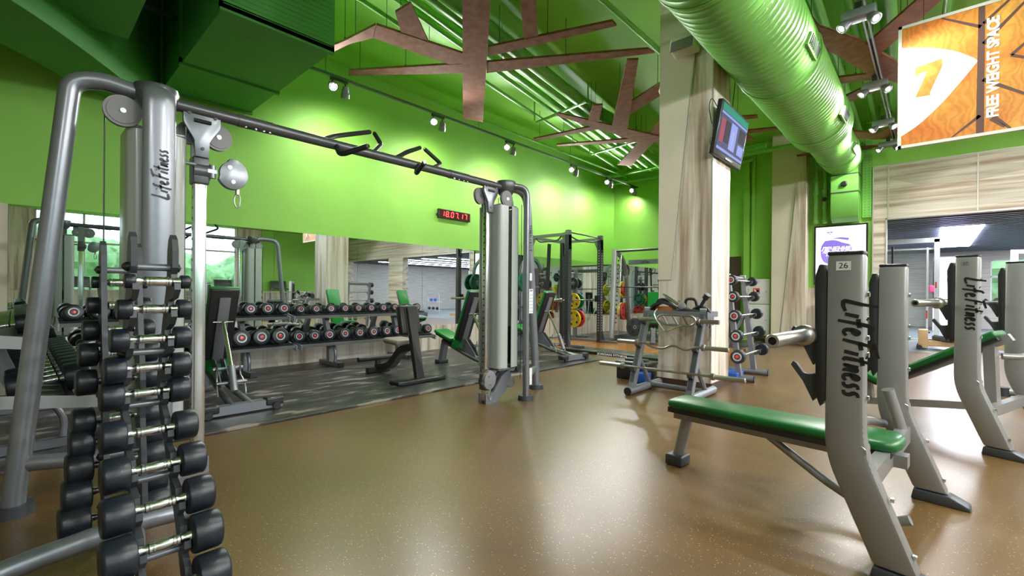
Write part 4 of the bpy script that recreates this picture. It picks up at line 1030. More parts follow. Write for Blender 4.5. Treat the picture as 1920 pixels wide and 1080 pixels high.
lp = [(-.24, 0, 0), (-.20, 0, .055), (.17, 0, .055), (.22, 0, 0), (.17, 0, -.055), (-.13, 0, -.055), (-.24, 0, 0)]
ob('frame', B().tube(lp, .0135, 12, .05), STEEL, t)
for x in (-.14, -.02, .10): ob('inner_grip', B().tube([(x - .03, 0, .05), (x + .03, 0, -.05)], .012, 10), STEEL if x != .10 else DSILVER, t)
for s_ in (-1, 1): ob('sleeve', B().lathe([(0, .015), (.0, .03), (.02, .03), (.024, .0245), (.22, .0245), (.22, .0)], (s_ * .235, 0, 0), (s_, 0, 0), 20), STEEL, t)
# accessories on the tray
TZ = .915
def item(name, b, m, label, cat='cable attachment', sm=35): return solid(name, b, m, label, cat, None, sm)
def coil(cx, cy, z, a, b_, turns=1.0, up=.0, n=22): return [(cx + a * math.cos(2 * PI * turns * k / n), cy + b_ * math.sin(2 * PI * turns * k / n), z + up * k / n) for k in range(n + 1)]
def tr(P): return [(x, y + .10, z) for x, y, z in P]
item('leather_belt', B().tube(tr(coil(-2.30, 5.16, TZ + .045, .17, .09, .95)), .04, sq=True, rx=.005), LEATHER, 'orange leather strap curled on the tray of the bar rack', 'strap')
item('black_strap', B().tube(tr([(-2.52, 5.12, TZ + .01), (-2.46, 5.10, TZ + .10), (-2.34, 5.08, TZ + .14), (-2.22, 5.11, TZ + .09), (-2.12, 5.10, TZ + .02)]), .014, sq=True, rx=.04, bend=.05), BLACKR, 'wide black ankle strap lying over the leather strap', 'strap')
item('black_strap', B().tube(tr([(-2.53, 5.2, TZ + .01), (-2.45, 5.22, TZ + .14), (-2.36, 5.18, TZ + .18), (-2.22, 5.2, TZ + .02)]), .018, sq=True, rx=.045, bend=.05), BVIN, 'black strap heaped behind the ankle strap on the tray', 'strap')
item('rope_attachment', B().tube(tr([(-2.22, 5.07, TZ + .025), (-2.10, 5.06, TZ + .06), (-1.98, 5.08, TZ + .04), (-1.87, 5.10, TZ + .03)]), .022, 12, .05).lathe([(0, .025), (.02, .036), (.06, .034), (.07, 0)], (-1.87, 5.20, TZ + .03), (1, .2, .6)), BLACKR, 'black pull-down rope lying along the front of the tray')
item('chrome_handle', B().cyl((-2.33, 5.22, TZ + .215), (-2.17, 5.2, TZ + .12), .019).cyl((-2.33, 5.22, TZ + .215), (-2.36, 5.22, TZ + .235), .012), CHROME, 'short chrome grip on top of the straps')
item('chrome_handle', B().cyl((-2.18, 5.25, TZ + .15), (-2.05, 5.2, TZ + .06), .02), CHROME, 'chrome grip leaning down beside the round knob')
item('stirrup_handle', B().tube(tr([(-2.16, 5.26, TZ + .03), (-2.13, 5.23, TZ + .18), (-2.02, 5.23, TZ + .18), (-2.00, 5.26, TZ + .03)]), .017, 10, .04), BLACKR, 'black stirrup handle standing at the back of the tray')
item('round_knob', B().lathe([(0, .04), (.03, .043), (.04, .025), (.04, 0)], (-2.11, 5.18, TZ + .10), (0, -1, .2)), GPLAST, 'round grey knob in the heap on the tray')
item('curved_grip', B().tube(tr([(-1.96, 5.22, TZ + .02), (-1.92, 5.14, TZ + .11), (-1.86, 5.10, TZ + .19)]), .019, 12, .03).lathe([(-.03, .0), (-.03, .034), (.03, .036), (.035, 0)], (-1.85, 5.20, TZ + .21), (.5, -.2, .6)), BLACKR, 'black grip with round end sticking up above the hanging clip')
item('curved_grip', B().tube(tr([(-2.05, 5.20, TZ + .02), (-1.98, 5.17, TZ + .09), (-1.90, 5.2, TZ + .08), (-1.84, 5.2, TZ + .02)]), .026, 12, .04), BVIN, 'padded black grip lying beside the upright grip')
item('v_handle', B().tube([(-2.36, 5.06, .97), (-2.36, 4.98, .93), (-2.34, 4.985, .86), (-2.22, 4.975, .72), (-2.04, 4.975, .80)], .0095, 10, .03), CHROME, 'chrome bent handle hanging over the triceps bar')
item('carabiner', B().tube(coil(-1.81, 5.20, .78, .0, .015) and [(-1.81, 5.2 + .015 * math.cos(2 * PI * k / 12), .81 + .04 * math.sin(2 * PI * k / 12)) for k in range(13)], .004, 8, cap=False).tube([(-1.81, 5.2, .77), (-1.815, 5.19, .68), (-1.82, 5.16, .63)], .003, 6).tube([(-1.81, 5.2, .77), (-1.81, 5.23, .69), (-1.80, 5.15, .64)], .003, 6), BLACKR, 'small black clip hanging from the right end of the bar rack', 'clip')

# fixed barbell rack behind the column
t = thing('fixed_barbell_rack', 'tall silver rack of fixed barbells behind the column', 'barbell rack', (-2.05, 6.87, 0))
for y in (-.33, .35):
    p = ob('post', B().tube([(.16, y, .06), (.0, y, 1.42)], .032, sq=True, rx=.03), SILVER, t, 0)
    ob('tube_cap', B().box((0, y, 1.425), (.066, .062, .012)), LGREY, p, 0)
    f = ob('foot', B().cyl((-.45, y, .045), (.34, y, .045), .042), SILVER, t); ob('end_cap', B().cyl((.34, y, .045), (.352, y, .045), .043).cyl((-.462, y, .045), (-.45, y, .045), .043), BLACKP, f)
    ob('rear_brace', B().tube([(-.4, y, .07), (.06, y, .9)], .025, 12), SILVER, t)
    for k, z in enumerate((.34, .60, .86, 1.11, 1.33)):
        x = .16 - .16 * (z - .06) / 1.36 + .03
        ob('bar_hook', B().prism([(x, z + .01), (x + .03, z - .018), (x + .065, z - .01), (x + .085, z + .02), (x + .09, z - .01), (x + .06, z - .04), (x, z - .055)], 'y', y - .02, y + .02), DSILVER, t, 0)
ob('crossmember', B().cyl((.0, -.33, 1.38), (.0, .35, 1.38), .03).cyl((-.3, -.33, .06), (-.3, .35, .06), .03), SILVER, t)
nm = ['lowest', 'second from below', 'middle', 'second from above', 'topmost']
for k, (z, hr, hl) in enumerate(((.34, .088, 1.04), (.60, .082, .98), (.86, .078, .92), (1.11, .072, .86), (1.33, .068, .84))):
    x = -2.05 + .16 - .16 * (z - .06) / 1.36 + .085
    b_ = thing('fixed_barbell', 'fixed barbell with red-capped round heads, %s on the rack behind the column' % nm[k], 'barbell', (x, 6.87, z + .012), 0, 'fixed barbells')
    ob('shaft', B().cyl((0, -hl / 2, 0), (0, hl / 2, 0), .014), CHROME, b_)
    for s_ in (-1, 1):
        hw = .085
        h = ob('weight_head', B().lathe([(0, 0), (0, hr * .85), (.01, hr), (hw - .012, hr), (hw, hr - .01), (hw, hr * .5), (hw - .004, 0)], (0, s_ * hl / 2, 0), (0, s_, 0), 32), HEADR, b_)
        ob('ring', B().lathe([(hw - .004, hr * .42), (hw + .003, hr * .42), (hw + .003, hr * .62), (hw - .003, hr * .64)], (0, s_ * hl / 2, 0), (0, s_, 0), 28), LGREY, h)
        ob('end_cap', B().lathe([(hw - .004, hr * .42), (hw - .001, hr * .2), (hw + .006, hr * .16), (hw + .007, 0)], (0, s_ * hl / 2, 0), (0, s_, 0), 20), REDC, h)
# boxes behind the bar rack
t = thing('storage_crate', 'black plastic crate on the floor left of the column', 'crate', (-2.95, 5.72, 0))
ob('crate_body', B().bx(-.22, .22, -.16, .16, 0, .20, .015), BLACKP, t, 30)
ob('crate_lid', B().bx(-.235, .235, -.175, .175, .20, .24, .012).bx(-.15, .15, -.06, .06, .24, .27, .01), GRAPH, t, 30)
solid('foam_block', B().box((-2.76, 5.46, .07), (.22, .16, .14), 0, .01), BLUE, 'small blue block on the floor before the black crate', 'block')
solid('foam_block', B().box((-1.98, 6.55, .06), (.2, .3, .12), 0, .012), BLUE, 'blue block on the floor behind the column', 'block')

# ------------------------------------------------------------------ power rack
t = thing('power_rack', 'dark grey four-post power rack against the mirror', 'power rack', (-6.05, 8.33, .05))
PX, PY = .52, .615
for sx in (-1, 1):
    for sy in (-1, 1):
        x, y = sx * PX, sy * PY
        u = ob('upright', B().bx(x - .045, x + .045, y - .055, y + .055, .0, 2.30), GRAPH, t, 0)
        b = B()
        for k in range(32): b.bx(x - .046, x + .046, y - .014, y + .014, .25 + k * .058, .272 + k * .058)
        for k in range(32): b.bx(x - .014, x + .014, y - .056, y + .056, .25 + k * .058, .272 + k * .058)
        ob('pin_slot', b, LGREY if sy > 0 and sx > 0 else INK, u, 0)
        g = ob('gusset', B().prism([(y - .05 * sy * -1 * 0 - .045, 2.40), (y + .045, 2.40), (y + .045, 2.0), (y - .045, 2.0)], 'x', x - .045, x + .045).prism([(x - .045 * sx, 2.38), (x - .045 * sx, 2.02), (x - .17 * sx, 2.28), (x - .17 * sx, 2.34)], 'y', y - .01, y + .01), SILVER, t, 0)
        ob('base_gusset', B().prism([(x - .05, 0), (x + .13, 0), (x + .04, .32), (x - .04, .32)], 'y', y - .048 if sy < 0 else y + .04, y - .04 if sy < 0 else y + .048), SILVER, t, 0)
for sy in (-1, 1):
    ob('top_beam', B().tube([(-PX, sy * PY, 2.32), (PX, sy * PY, 2.32)], .03, sq=True, rx=.03), SILVER, t, 0)
    ob('base_beam', B().tube([(-PX - .1, sy * PY, .03), (PX + .45, sy * PY, .03)], .02, sq=True, rx=.045), SILVER, t, 0)
ob('side_beam', B().tube([(-PX, -PY, 2.32), (-PX, PY, 2.32)], .03, sq=True, rx=.03), SILVER, t, 0)
for i, P in enumerate(([(PX, -PY, 2.3), (PX, -.3, 2.22), (PX, .3, 2.22), (PX, PY, 2.3)], [(PX, -PY, 2.36), (PX, PY, 2.34)], [(-.35, -PY, 2.30), (-.25, -PY, 2.2), (.25, -PY, 2.2), (.35, -PY, 2.3)])):
    ob('pull_up_bar', B().tube(P, .016, 12, .08), DSILVER, t)
for sx, y in ((1, -PY), (1, PY)): ob('safety_holder', B().box((sx * PX - .02, y * .9, .98), (.10, .10, .14)), BLACKP, t, 0)
ob('resistance_band', B().tube([(-.30, -.2, 2.2), (-.34, -.2, 1.2), (-.36, -.2, .55)], .012, sq=True, rx=.05), BLACKR, t, 0)
for k, y in enumerate((-.4, .1)): ob('storage_arm', B().cyl((-PX - .03, y, 1.45), (-PX - .25, y, 1.45), .02), SILVER, t)
barbell('olympic bar set low across the power rack', (-5.72, 8.33, 1.0), 0, 2.0)
barbell('olympic bar set across the smith side of the room', (-6.2, 10.0, 1.28), R(90), .01) if False else None

def plate(label, loc, d, r, w, m, holes=True, group='weight plates'):
    d = Vector(d).normalized(); t = thing('weight_plate', label, 'weight plate', loc, 0, group)
    ob('disc', B().lathe([(0, .03), (0, r * .45), (w * .25, r * .5), (w * .25, r * .82), (0, r * .86), (0, r - .004), (w * .1, r), (w * .9, r), (w, r - .004), (w, r * .86), (w * .75, r * .82), (w * .75, r * .5), (w, r * .45), (w, .03)], (0, 0, 0), d, 36), m, t, 40)
    h = B(); a, s_, u = basis(d)
    for k in range(5):
        an = 2 * PI * k / 5; c = (s_ * math.cos(an) + u * math.sin(an)) * r * .66
        h.cyl(c + a * w * .2, c + a * w * .8, r * .13, seg=14)
    ob('perforation', h, INK, t)
    ob('hub', B().lathe([(-.002, .028), (-.002, .045), (w + .002, .045), (w + .002, .028), (-.002, .028)], (0, 0, 0), d, 20), STEEL, t)
    return t
# smith machine in the corner
t = thing('smith_machine', 'silver smith machine on the black mat before the end mirror', 'smith machine', (-4.85, 10.8, .03))
for s_ in (-1, 1):
    x = s_ * 1.0
    ob('front_post', B().tube([(x - s_ * .0, -.78, 0), (x, -.66, 2.22)], .065, 20), LGREY, t)
    ob('rear_frame', B().tube([(x, -.66, 2.12), (x, -.35, 2.10), (x, -.1, 1.75), (x, .12, .1)], .04, sq=True, rx=.04, bend=.25), SILVER, t, 30)
    ob('guide_rod', B().cyl((x - s_ * .06, -.55, .1), (x - s_ * .06, -.45, 2.1), .014), CHROME, t)
    ob('base_beam', B().tube([(x, -.80, .05), (x, .3, .05)], .035, sq=True, rx=.045), SILVER, t, 0)
    for k in range(15): ob('safety_notch', B().box((x - s_ * .075, -.72 + k * .008, .4 + k * .11), (.02, .03, .035)), BLACKP, t, 0)
    for z in (1.72, 1.23, .66): ob('plate_peg', B().cyl((x, .0 + (1.2 - z) * .1, z), (x - .0, .0, z), .024).cyl((x + s_ * .03, .02, z), (x + s_ * .28, .02, z), .024), STEEL, t)
ob('top_crossbar', B().cyl((-1.0, -.66, 2.17), (1.0, -.66, 2.17), .03), DSILVER, t)
rb = ob('rear_crossbeam', B().box((0, .02, 1.93), (1.95, .05, .12)), SILVER, t, 0)
brush_text('lettering', rb, (-.62, -.006, 1.90), (1, 0, 0), (0, 0, 1), .05)
ob('bar_carriage', B().cyl((-1.02, -.56, 1.28), (1.02, -.56, 1.28), .015), DSILVER, t)
for s_ in (-1, 1): ob('bar_sleeve', B().cyl((s_ * 1.03, -.56, 1.28), (s_ * 1.3, -.56, 1.28), .025), STEEL, t)
ob('base_crossbeam', B().tube([(-1, .25, .05), (1, .25, .05)], .035, sq=True, rx=.045), SILVER, t, 0)
X0, Yp = -5.85, 10.82
spec = [(1.72, TEAL if False else GRAPH, .15, .04, 'dark grey'), (1.23, YEL, .20, .045, 'yellow'), (.66, YEL, .225, .05, 'yellow')]
plate('dark grey weight plate on the upper peg of the smith machine, mirror side', (X0 - .04, Yp, 1.75), (-1, 0, 0), .17, .04, GRAPH)
plate('yellow weight plate on the middle peg of the smith machine', (X0 - .12, Yp, 1.26), (-1, 0, 0), .21, .045, YEL)
plate('small red weight plate against the middle yellow plate of the smith machine', (X0 - .05, Yp, 1.26), (-1, 0, 0), .15, .045, RED)
plate('large yellow weight plate on the lowest peg of the smith machine', (X0 - .14, Yp, .69), (-1, 0, 0), .225, .05, YEL)
plate('large red weight plate on the lowest peg of the smith machine', (X0 - .06, Yp, .69), (-1, 0, 0), .225, .05, RED)
for k, (z, r, m, w) in enumerate(((1.75, .17, GRAPH, 'dark grey'), (1.26, .21, YEL, 'yellow'), (.69, .225, RED, 'red'))):
    plate('%s weight plate on the far side peg of the smith machine' % w, (-3.85 + .04, Yp, z), (1, 0, 0), r, .045, m)
plate('black weight plate leaning low inside the smith machine', (-5.42, 10.35, .33), (.9, -.5, 0), .22, .04, GRAPH)
# plate tree between power rack and mirror wall
t = thing('plate_tree', 'silver plate holder against the mirror behind the power rack', 'plate rack', (-6.75, 9.75, 0))
ob('post', B().tube([(0, 0, .03), (0, 0, 1.75)], .04, sq=True, rx=.04), SILVER, t, 0)
ob('base', B().box((0, 0, .04), (.5, .08, .06)).box((0, 0, .04), (.08, .7, .06)), SILVER, t, 0)
for z in (.5, .95, 1.4, 1.65):
    ob('peg', B().cyl((0, -.24, z), (0, .24, z), .022), STEEL, t)
for k, (z, s_, m, w, r) in enumerate(((.5, -1, YEL, 'yellow', .225), (.95, -1, YEL, 'yellow', .2), (.5, 1, RED, 'red', .225), (.95, 1, TEAL, 'green', .2), (1.4, -1, GRAPH, 'dark grey', .15), (1.4, 1, GRAPH, 'dark grey', .13))):
    plate('%s weight plate on the %s side of the plate holder, %s level' % (w, 'near' if s_ < 0 else 'far', {.5: 'lowest', .95: 'middle', 1.4: 'upper'}[z]), (-6.75, 9.75 + s_ * .07, z), (0, s_, 0), r, .05, m)
# second plate stand left of the power rack with the green plates
t = thing('plate_tree', 'silver curved plate holder left of the power rack with green plates', 'plate rack', (-6.5, 7.35, 0))
ob('post', B().tube([(0, .0, .03), (0, 0, 1.75), (.0, .28, 1.98)], .04, 16, .25), SILVER, t)
ob('base', B().box((0, 0, .04), (.6, .08, .06)).box((0, 0, .04), (.08, .6, .06)), SILVER, t, 0)
for z in (.35, .85, 1.38): ob('peg', B().cyl((-.22, 0, z), (.22, 0, z), .022), STEEL, t)
for (z, s_, m, w, r) in ((1.38, 1, TEAL, 'green', .2), (1.38, -1, TEAL, 'green', .2), (.85, -1, GRAPH, 'black', .2), (.35, 1, GRAPH, 'black', .225)):
    plate('%s rubber plate on the curved plate holder, %s side, %s' % (w, 'room' if s_ > 0 else 'mirror', {1.38: 'upper peg', .85: 'middle peg', .35: 'lowest peg'}[z]), (-6.5 + s_ * .07, 7.35, z), (s_, 0, 0), r, .05, m)

# ------------------------------------------------------------------ wall items
t = thing('digital_clock', 'black wall clock with red digits on the green side wall', 'clock', (XL, 6.09, 2.715))
ob('case', B().bx(0, .05, -.42, .42, -.09, .09, .006), BLACKP, t, 30)
ob('face', B().bx(.05, .052, -.40, .40, -.075, .075), LEDB, t, 0)
ob('plug', B().tube([(.02, -.42, 0), (.02, -.46, -.01), (.02, -.46, -.04), (.02, -.42, -.05)], .006, 8, .02), BLACKP, t)
SEG = {'0': 'abcdef', '1': 'bc', '7': 'abc', '8': 'abcdefg'}
b = B()
def seg7(b, ch, y0, z0, w, h):
    for s_ in SEG[ch]:
        a = {'a': ((0, h), (w, h)), 'b': ((w, h), (w, h / 2)), 'c': ((w, h / 2), (w, 0)), 'd': ((0, 0), (w, 0)), 'e': ((0, 0), (0, h / 2)), 'f': ((0, h / 2), (0, h)), 'g': ((0, h / 2), (w, h / 2))}[s_]
        (u0, v0), (u1, v1) = a
        g = .006; L = math.hypot(u1 - u0, v1 - v0); du, dv = (u1 - u0) / L * g, (v1 - v0) / L * g
        b.tube([(.053, y0 + u0 + du + (v0 + dv) * .14, z0 + v0 + dv), (.053, y0 + u1 - du + (v1 - dv) * .14, z0 + v1 - dv)], .0065, sq=True, rx=.0065)
x = -.355
for ch in '18.07.17':
    if ch == '.': b.box((.053, x - .022, -.05), (.004, .014, .014)); x += .02; continue
    seg7(b, ch, x, -.05, .06, .10); x += .112
ob('digits', b, LEDR, t, 0)

# tv on the column
t = thing('television', 'flat television tilted down on the side of the column', 'television', (-1.86, 5.98, 3.10), 0)
TM = Matrix.Rotation(R(10), 3, 'Y')
def tb(c, s_, bev=0): return B().box(TM @ Vector(c), s_, TM, bev)
ob('casing', tb((0, 0, 0), (.06, 1.0, .62), .01), BLACKP, t, 30)
sc_ = ob('screen', tb((.031, 0, .02), (.004, .95, .53)), None or mat('tv_picture', (.02, .02, .03), .8, spec=.1, emit=(.10, .13, .32), estr=.5), t, 0)
rr = random.Random(5)
SC = [mat('tv_%d' % k, tuple(q * .08 for q in c), .8, spec=.1, emit=c, estr=e * 1.1) for k, (c, e) in enumerate((((.35, .42, .95), .9), ((.05, .45, .30), .7), ((.55, .1, .16), .6), ((.75, .78, .95), .9), ((.06, .06, .10), .3)))]
def tvq(y0, y1, z0, z1, k): ob('picture_area', tb((.0345, (y0 + y1) / 2, (z0 + z1) / 2), (.002, y1 - y0, z1 - z0)), SC[k], sc_, 0)
tvq(-.47, .47, .20, .28, 1); tvq(-.47, .47, .165, .19, 0); tvq(-.44, -.30, -.15, .12, 2); tvq(-.28, -.12, -.12, .12, 4); tvq(-.10, .12, -.17, .14, 0); tvq(-.04, .03, -.17, .05, 3); tvq(.22, .44, -.02, .14, 4); tvq(.22, .44, -.17, -.05, 0); tvq(-.47, .47, -.235, -.205, 0)
ob('control_strip', tb((.035, .0, -.285), (.004, .25, .02)), DSILVER, t, 0)
ob('wall_arm', B().box((-.05, 0, 0), (.07, .2, .12)), BLACKP, t, 0)
ob('cable', B().tube([(-.03, -.32, .25), (-.05, -.5, .36), (-.05, -.6, .2), (-.06, -.45, .05)], .005, 8, .1).tube([(-.05, .2, .3), (-.05, .35, .8), (-.06, .4, 1.7)], .006, 8, .1).tube([(-.05, -.45, -.1), (-.05, -.56, -.16), (-.06, -.46, -.25)], .004, 8, .05), BLACKP, t)
# loudspeaker on the column front
t = thing('loudspeaker', 'beige loudspeaker on the column front near the ceiling', 'loudspeaker', (-2.22, 5.60, 4.15))
ob('cabinet', B().box((0, -.14, 0), (.30, .2, .17), Matrix.Rotation(R(-14), 3, 'X'), .02), BEIGE, t, 30)
ob('grille', B().box((0, -.245, -.025), (.27, .012, .14), Matrix.Rotation(R(-14), 3, 'X'), .004), GPLAST, t, 30)
ob('bracket', B().box((.0, -.03, .0), (.05, .06, .05)), GPLAST, t, 0)
t = thing('wifi_box', 'small white round device on the mirror side of the column', 'speaker', (-2.62, 5.9, 3.9))
ob('dome', B().lathe([(0, .09), (.08, .08), (.12, .04), (.13, 0)], (0, 0, 0), (-1, 0, -.3)), WHITE, t)

# hanging sign
t = thing('hanging_sign', 'hanging orange leaf sign with a slanted 7 and FREE WEIGHT SPACE', 'sign', (.20, 6.4, 2.72))
SW, SH = .98, 1.30
def leafmat():
    m = bpy.data.materials.new('orange_leaf_print'); m.use_nodes = True; nt = m.node_tree; b_ = nt.nodes['Principled BSDF']
    tc = N(nt, 'ShaderNodeTexCoord'); n = N(nt, 'ShaderNodeTexNoise'); n.inputs['Scale'].default_value = 2.2; n.inputs['Detail'].default_value = 2; nt.links.new(tc.outputs['Object'], n.inputs[0])
    w = N(nt, 'ShaderNodeTexWave'); w.inputs['Scale'].default_value = 5; w.inputs['Distortion'].default_value = 18; w.inputs['Detail'].default_value = 3; nt.links.new(tc.outputs['Object'], w.inputs[0])
    cr = N(nt, 'ShaderNodeValToRGB'); cr.color_ramp.elements[0].position = .32; cr.color_ramp.elements[0].color = (.62, .16, .03, 1); cr.color_ramp.elements[1].position = .68; cr.color_ramp.elements[1].color = (.80, .42, .08, 1)
    nt.links.new(n.outputs[0], cr.inputs[0]); mx = N(nt, 'ShaderNodeMix', data_type='RGBA', blend_type='MULTIPLY'); mx.inputs[0].default_value = .22
    nt.links.new(cr.outputs[0], mx.inputs[6]); nt.links.new(w.outputs[0], mx.inputs[7]); nt.links.new(mx.outputs[2], b_.inputs['Base Color'])
    nt.links.new(mx.outputs[2], b_.inputs['Emission Color']); b_.inputs['Emission Strength'].default_value = .05; b_.inputs['Roughness'].default_value = .4
    return m
LEAF = leafmat(); VEIN = mat('dark_leaf_vein', (.12, .06, .05), .5); SWHITE = mat('sign_white', (.85, .85, .85), .4, emit=(1, 1, 1), estr=.1)
hx = SW / 2
ob('frame', B().bx(-hx, hx, -.02, .02, 0, .03).bx(-hx, hx, -.02, .02, SH - .03, SH).bx(-hx, -hx + .03, -.02, .02, 0, SH).bx(hx - .03, hx, -.02, .02, 0, SH), FRAMEW, t, 0)
pn = ob('printed_panel', B().bx(-hx + .02, hx - .02, -.012, .012, .02, SH - .02), LEAF, t, 0)
U = lambda u: -hx + .03 + u * (SW - .06)
V = lambda v: .03 + v * (SH - .06)
def sp(pts, n=5): return [(p.x, p.z) for p in smooth_path([(U(u), 0, V(v)) for u, v in pts], .15, n)]
ob('white_leaf', B().prism(sp([(0, .84), (.25, .78), (.45, .70), (.60, .60), (.62, .575), (.55, .50), (.35, .30), (.15, .15), (0, .08)]), 'y', -.0135, -.012), SWHITE, pn, 0)
b = B()
def vein(a, c, w0, w1):
    a, c = Vector((U(a[0]), V(a[1]))), Vector((U(c[0]), V(c[1]))); d = (c - a).normalized(); n_ = Vector((-d.y, d.x))
    P = [a + n_ * w0 / 2, a - n_ * w0 / 2, c - n_ * w1 / 2, c + n_ * w1 / 2]; b.prism([(p.x, p.y) for p in P], 'y', -.0132, -.012)
vein((.64, 0), (.645, 1), .055, .045)
for a, c, w0, w1 in (((.64, .84), (.33, 1), .03, .014), ((.64, .14), (.42, 0), .03, .012), ((.66, .70), (1, .98), .035, .02), ((.66, .86), (.86, 1.0), .03, .02), ((.66, .42), (1, .22), .035, .02), ((.72, .1), (.82, .02), .03, .02), ((.70, .16), (.86, 0), .025, .02), ((.86, .56), (1, .66), .028, .02), ((.86, .56), (1, .50), .028, .02)): vein(a, c, w0, w1)
ob('dark_vein', b, VEIN, pn, 0)
ob('numeral', B().prism([(U(.12), V(.64)), (U(.34), V(.665)), (U(.34), V(.60)), (U(.24), V(.40)), (U(.25), V(.385)), (U(.12), V(.39)), (U(.22), V(.59)), (U(.145), V(.585)), (U(.135), V(.57)), (U(.115), V(.575))], 'y', -.0150, -.0135), LEAF, pn, 0)
text('lettering', 'FREE WEIGHT SPACE', WLET, .113, frame_M((U(.735), -.0145, V(.50)), (0, 0, 1), (-1, 0, 0)), pn, .0006, sx=.92, offset=.004)
ob('hanging_wire', B().cyl((-hx + .2, 0, SH), (-hx + .2, 0, 2.15), .003, seg=6).cyl((hx - .2, 0, SH), (hx - .2, 0, 2.15), .003, seg=6), BLACKP, t)

# light box poster on the end wall
t = thing('light_box_poster', 'glowing white poster with a violet shape on the end wall', 'poster', (-1.525, YB - .03, 2.06))
ob('frame', B().bx(-.49, .49, -.04, .03, -.665, .665, .004), DKGLASS, t, 0)
lp_ = ob('lit_panel', B().bx(-.455, .455, -.046, -.04, -.63, .63), mat('poster_white', (.9, .9, .95), .4, emit=(.93, .95, 1), estr=1.5), t, 0)
VIO = mat('violet_print', (.25, .18, .7), .4, emit=(.30, .20, .85), estr=.8)
ob('violet_shape', B().prism([(p.x, p.z) for p in smooth_path([(-.28, 0, .32), (-.10, 0, .34), (.05, 0, .26), (.2, 0, .22), (.22, 0, .08), (.1, 0, -.1), (-.1, 0, -.18), (-.28, 0, -.2), (-.36, 0, -.05), (-.36, 0, .2), (-.28, 0, .32)], .1, 4)], 'y', -.0475, -.046).prism([(-.16, .36), (.0, .39), (.17, .36), (.14, .31), (-.02, .35)], 'y', -.0475, -.046), VIO, lp_, 0)
PWL = mat('poster_letters', (.95, .95, 1), .4, emit=(1, 1, 1), estr=1.5)
text('lettering', 'ЛЕЧЕНИЕ', PWL, .115, frame_M((-.08, -.0485, .13), *FY), lp_, .0004, shear=.25, offset=.004)
text('lettering', 'ПОЗВОНОЧНИКА\nИ СУСТАВОВ', PWL, .062, frame_M((-.06, -.0485, .025), *FY), lp_, .0004, shear=.25, offset=.002)
ob('crest', B().prism([(-.27, .50), (-.2, .53), (-.2, .49)], 'y', -.0475, -.046).prism([(-.18, .53), (-.11, .50), (-.18, .49)], 'y', -.0475, -.046).prism([(-.21, .48), (-.17, .48), (-.19, .45)], 'y', -.0475, -.046), VIO, lp_, 0)
# white cabinet and dark door
t = thing('wall_cabinet', 'white two-door metal cabinet on the green end wall', 'cabinet', (-3.15, YB, .17))
ob('cabinet_body', B().bx(-.30, .30, -.24, 0, 0, 1.36), GREEN, t, 0)
for z0, z1 in ((.0, .74), (.76, 1.36)):
    d = ob('door', B().bx(-.29, .27, -.265, -.24, z0, z1, .004), WHITE, t, 30)
    ob('lock', B().cyl((.2, -.27, (z0 + z1) / 2), (.2, -.265, (z0 + z1) / 2), .018).bx(-.12, .08, -.2655, -.265, z1 - .06, z1 - .05), LGREY, d)
ob('red_pictogram', B().bx(-.09, .06, -.267, -.265, 1.0, 1.14), RED, t, 0)
ob('pictogram_mark', B().prism([(-.07, 1.12), (-.05, 1.12), (.04, 1.02), (.04, 1.08), (.055, 1.08), (.0, 1.01), (-.05, 1.05)], 'y', -.268, -.267), WHITE, t, 0)
text('lettering', 'П', RED, .10, frame_M((-.21, -.266, 1.08), *FY), t, .0004)
t = thing('dark_door', 'dark brown door at the end wall behind the column', 'door', (-3.96, YB, 0))
ob('door_leaf', B().bx(-.36, .36, -.04, 0, 0, 2.12), BROWNB, t, 0); ob('handle', B().cyl((.28, -.09, 1.05), (.18, -.09, 1.05), .01), STEEL, t)
# dispenser beside the poster
t = thing('cup_dispenser', 'clear tube dispenser on the wood panel beneath the poster', 'dispenser', (-1.93, 12.42, 1.15))
ob('tube', B().cyl((0, 0, 0), (0, 0, .5), .05), mat('clear_tube', (.7, .8, .9), .2, alpha=.6), t); ob('holder', B().bx(-.03, .03, 0, .06, .1, .3), WHITE, t, 0)
t = thing('water_cooler', 'dark narrow dispenser against the wood panel behind the bench upright', 'dispenser', (-1.70, 12.3, 0))
ob('cabinet', B().bx(-.13, .13, -.14, .14, 0, 1.02, .01), DSILVER, t, 30); ob('tray', B().bx(-.1, .1, -.18, -.14, .6, .62), BLACKP, t, 0)

# ------------------------------------------------------------------ annex contents
t = thing('rowing_machine', 'pale wooden rowing machine with round water tank on the grey floor', 'rowing machine', (.05, 13.55, 0))
ob('rail', B().bx(-.25, 1.5, -.24, -.18, .08, .20).bx(-.25, 1.5, .18, .24, .08, .20), BLONDE, t, 0)
ob('upright_block', B().bx(-.28, -.12, -.26, .26, .05, .42, .01), BLONDE, t, 30)
ob('water_tank', B().lathe([(0, .0), (0, .30), (.03, .34), (.09, .34), (.12, .3), (.12, 0)], (.28, 0, .19), (0, 0, 1), 32), mat('smoky_tank', (.08, .09, .10), .15), t)
ob('seat', B().bx(.92, 1.22, -.14, .14, .27, .31, .01), BVIN, t, 30); ob('seat_carriage', B().bx(.93, 1.21, -.13, .13, .20, .27), BLONDE, t, 0)
ob('pull_handle', B().cyl((-.1, -.25, .37), (-.1, .25, .37), .015), BLACKP, t); ob('foot_rest', B().box((.62, .13, .28), (.18, .12, .03), Matrix.Rotation(R(-35), 3, 'Y')).box((.62, -.13, .28), (.18, .12, .03), Matrix.Rotation(R(-35), 3, 'Y')), BLACKP, t, 0)
ob('wheel', B().cyl((-.26, -.3, .05), (-.26, -.26, .05), .05).cyl((-.26, .26, .05), (-.26, .3, .05), .05), BLACKR, t)
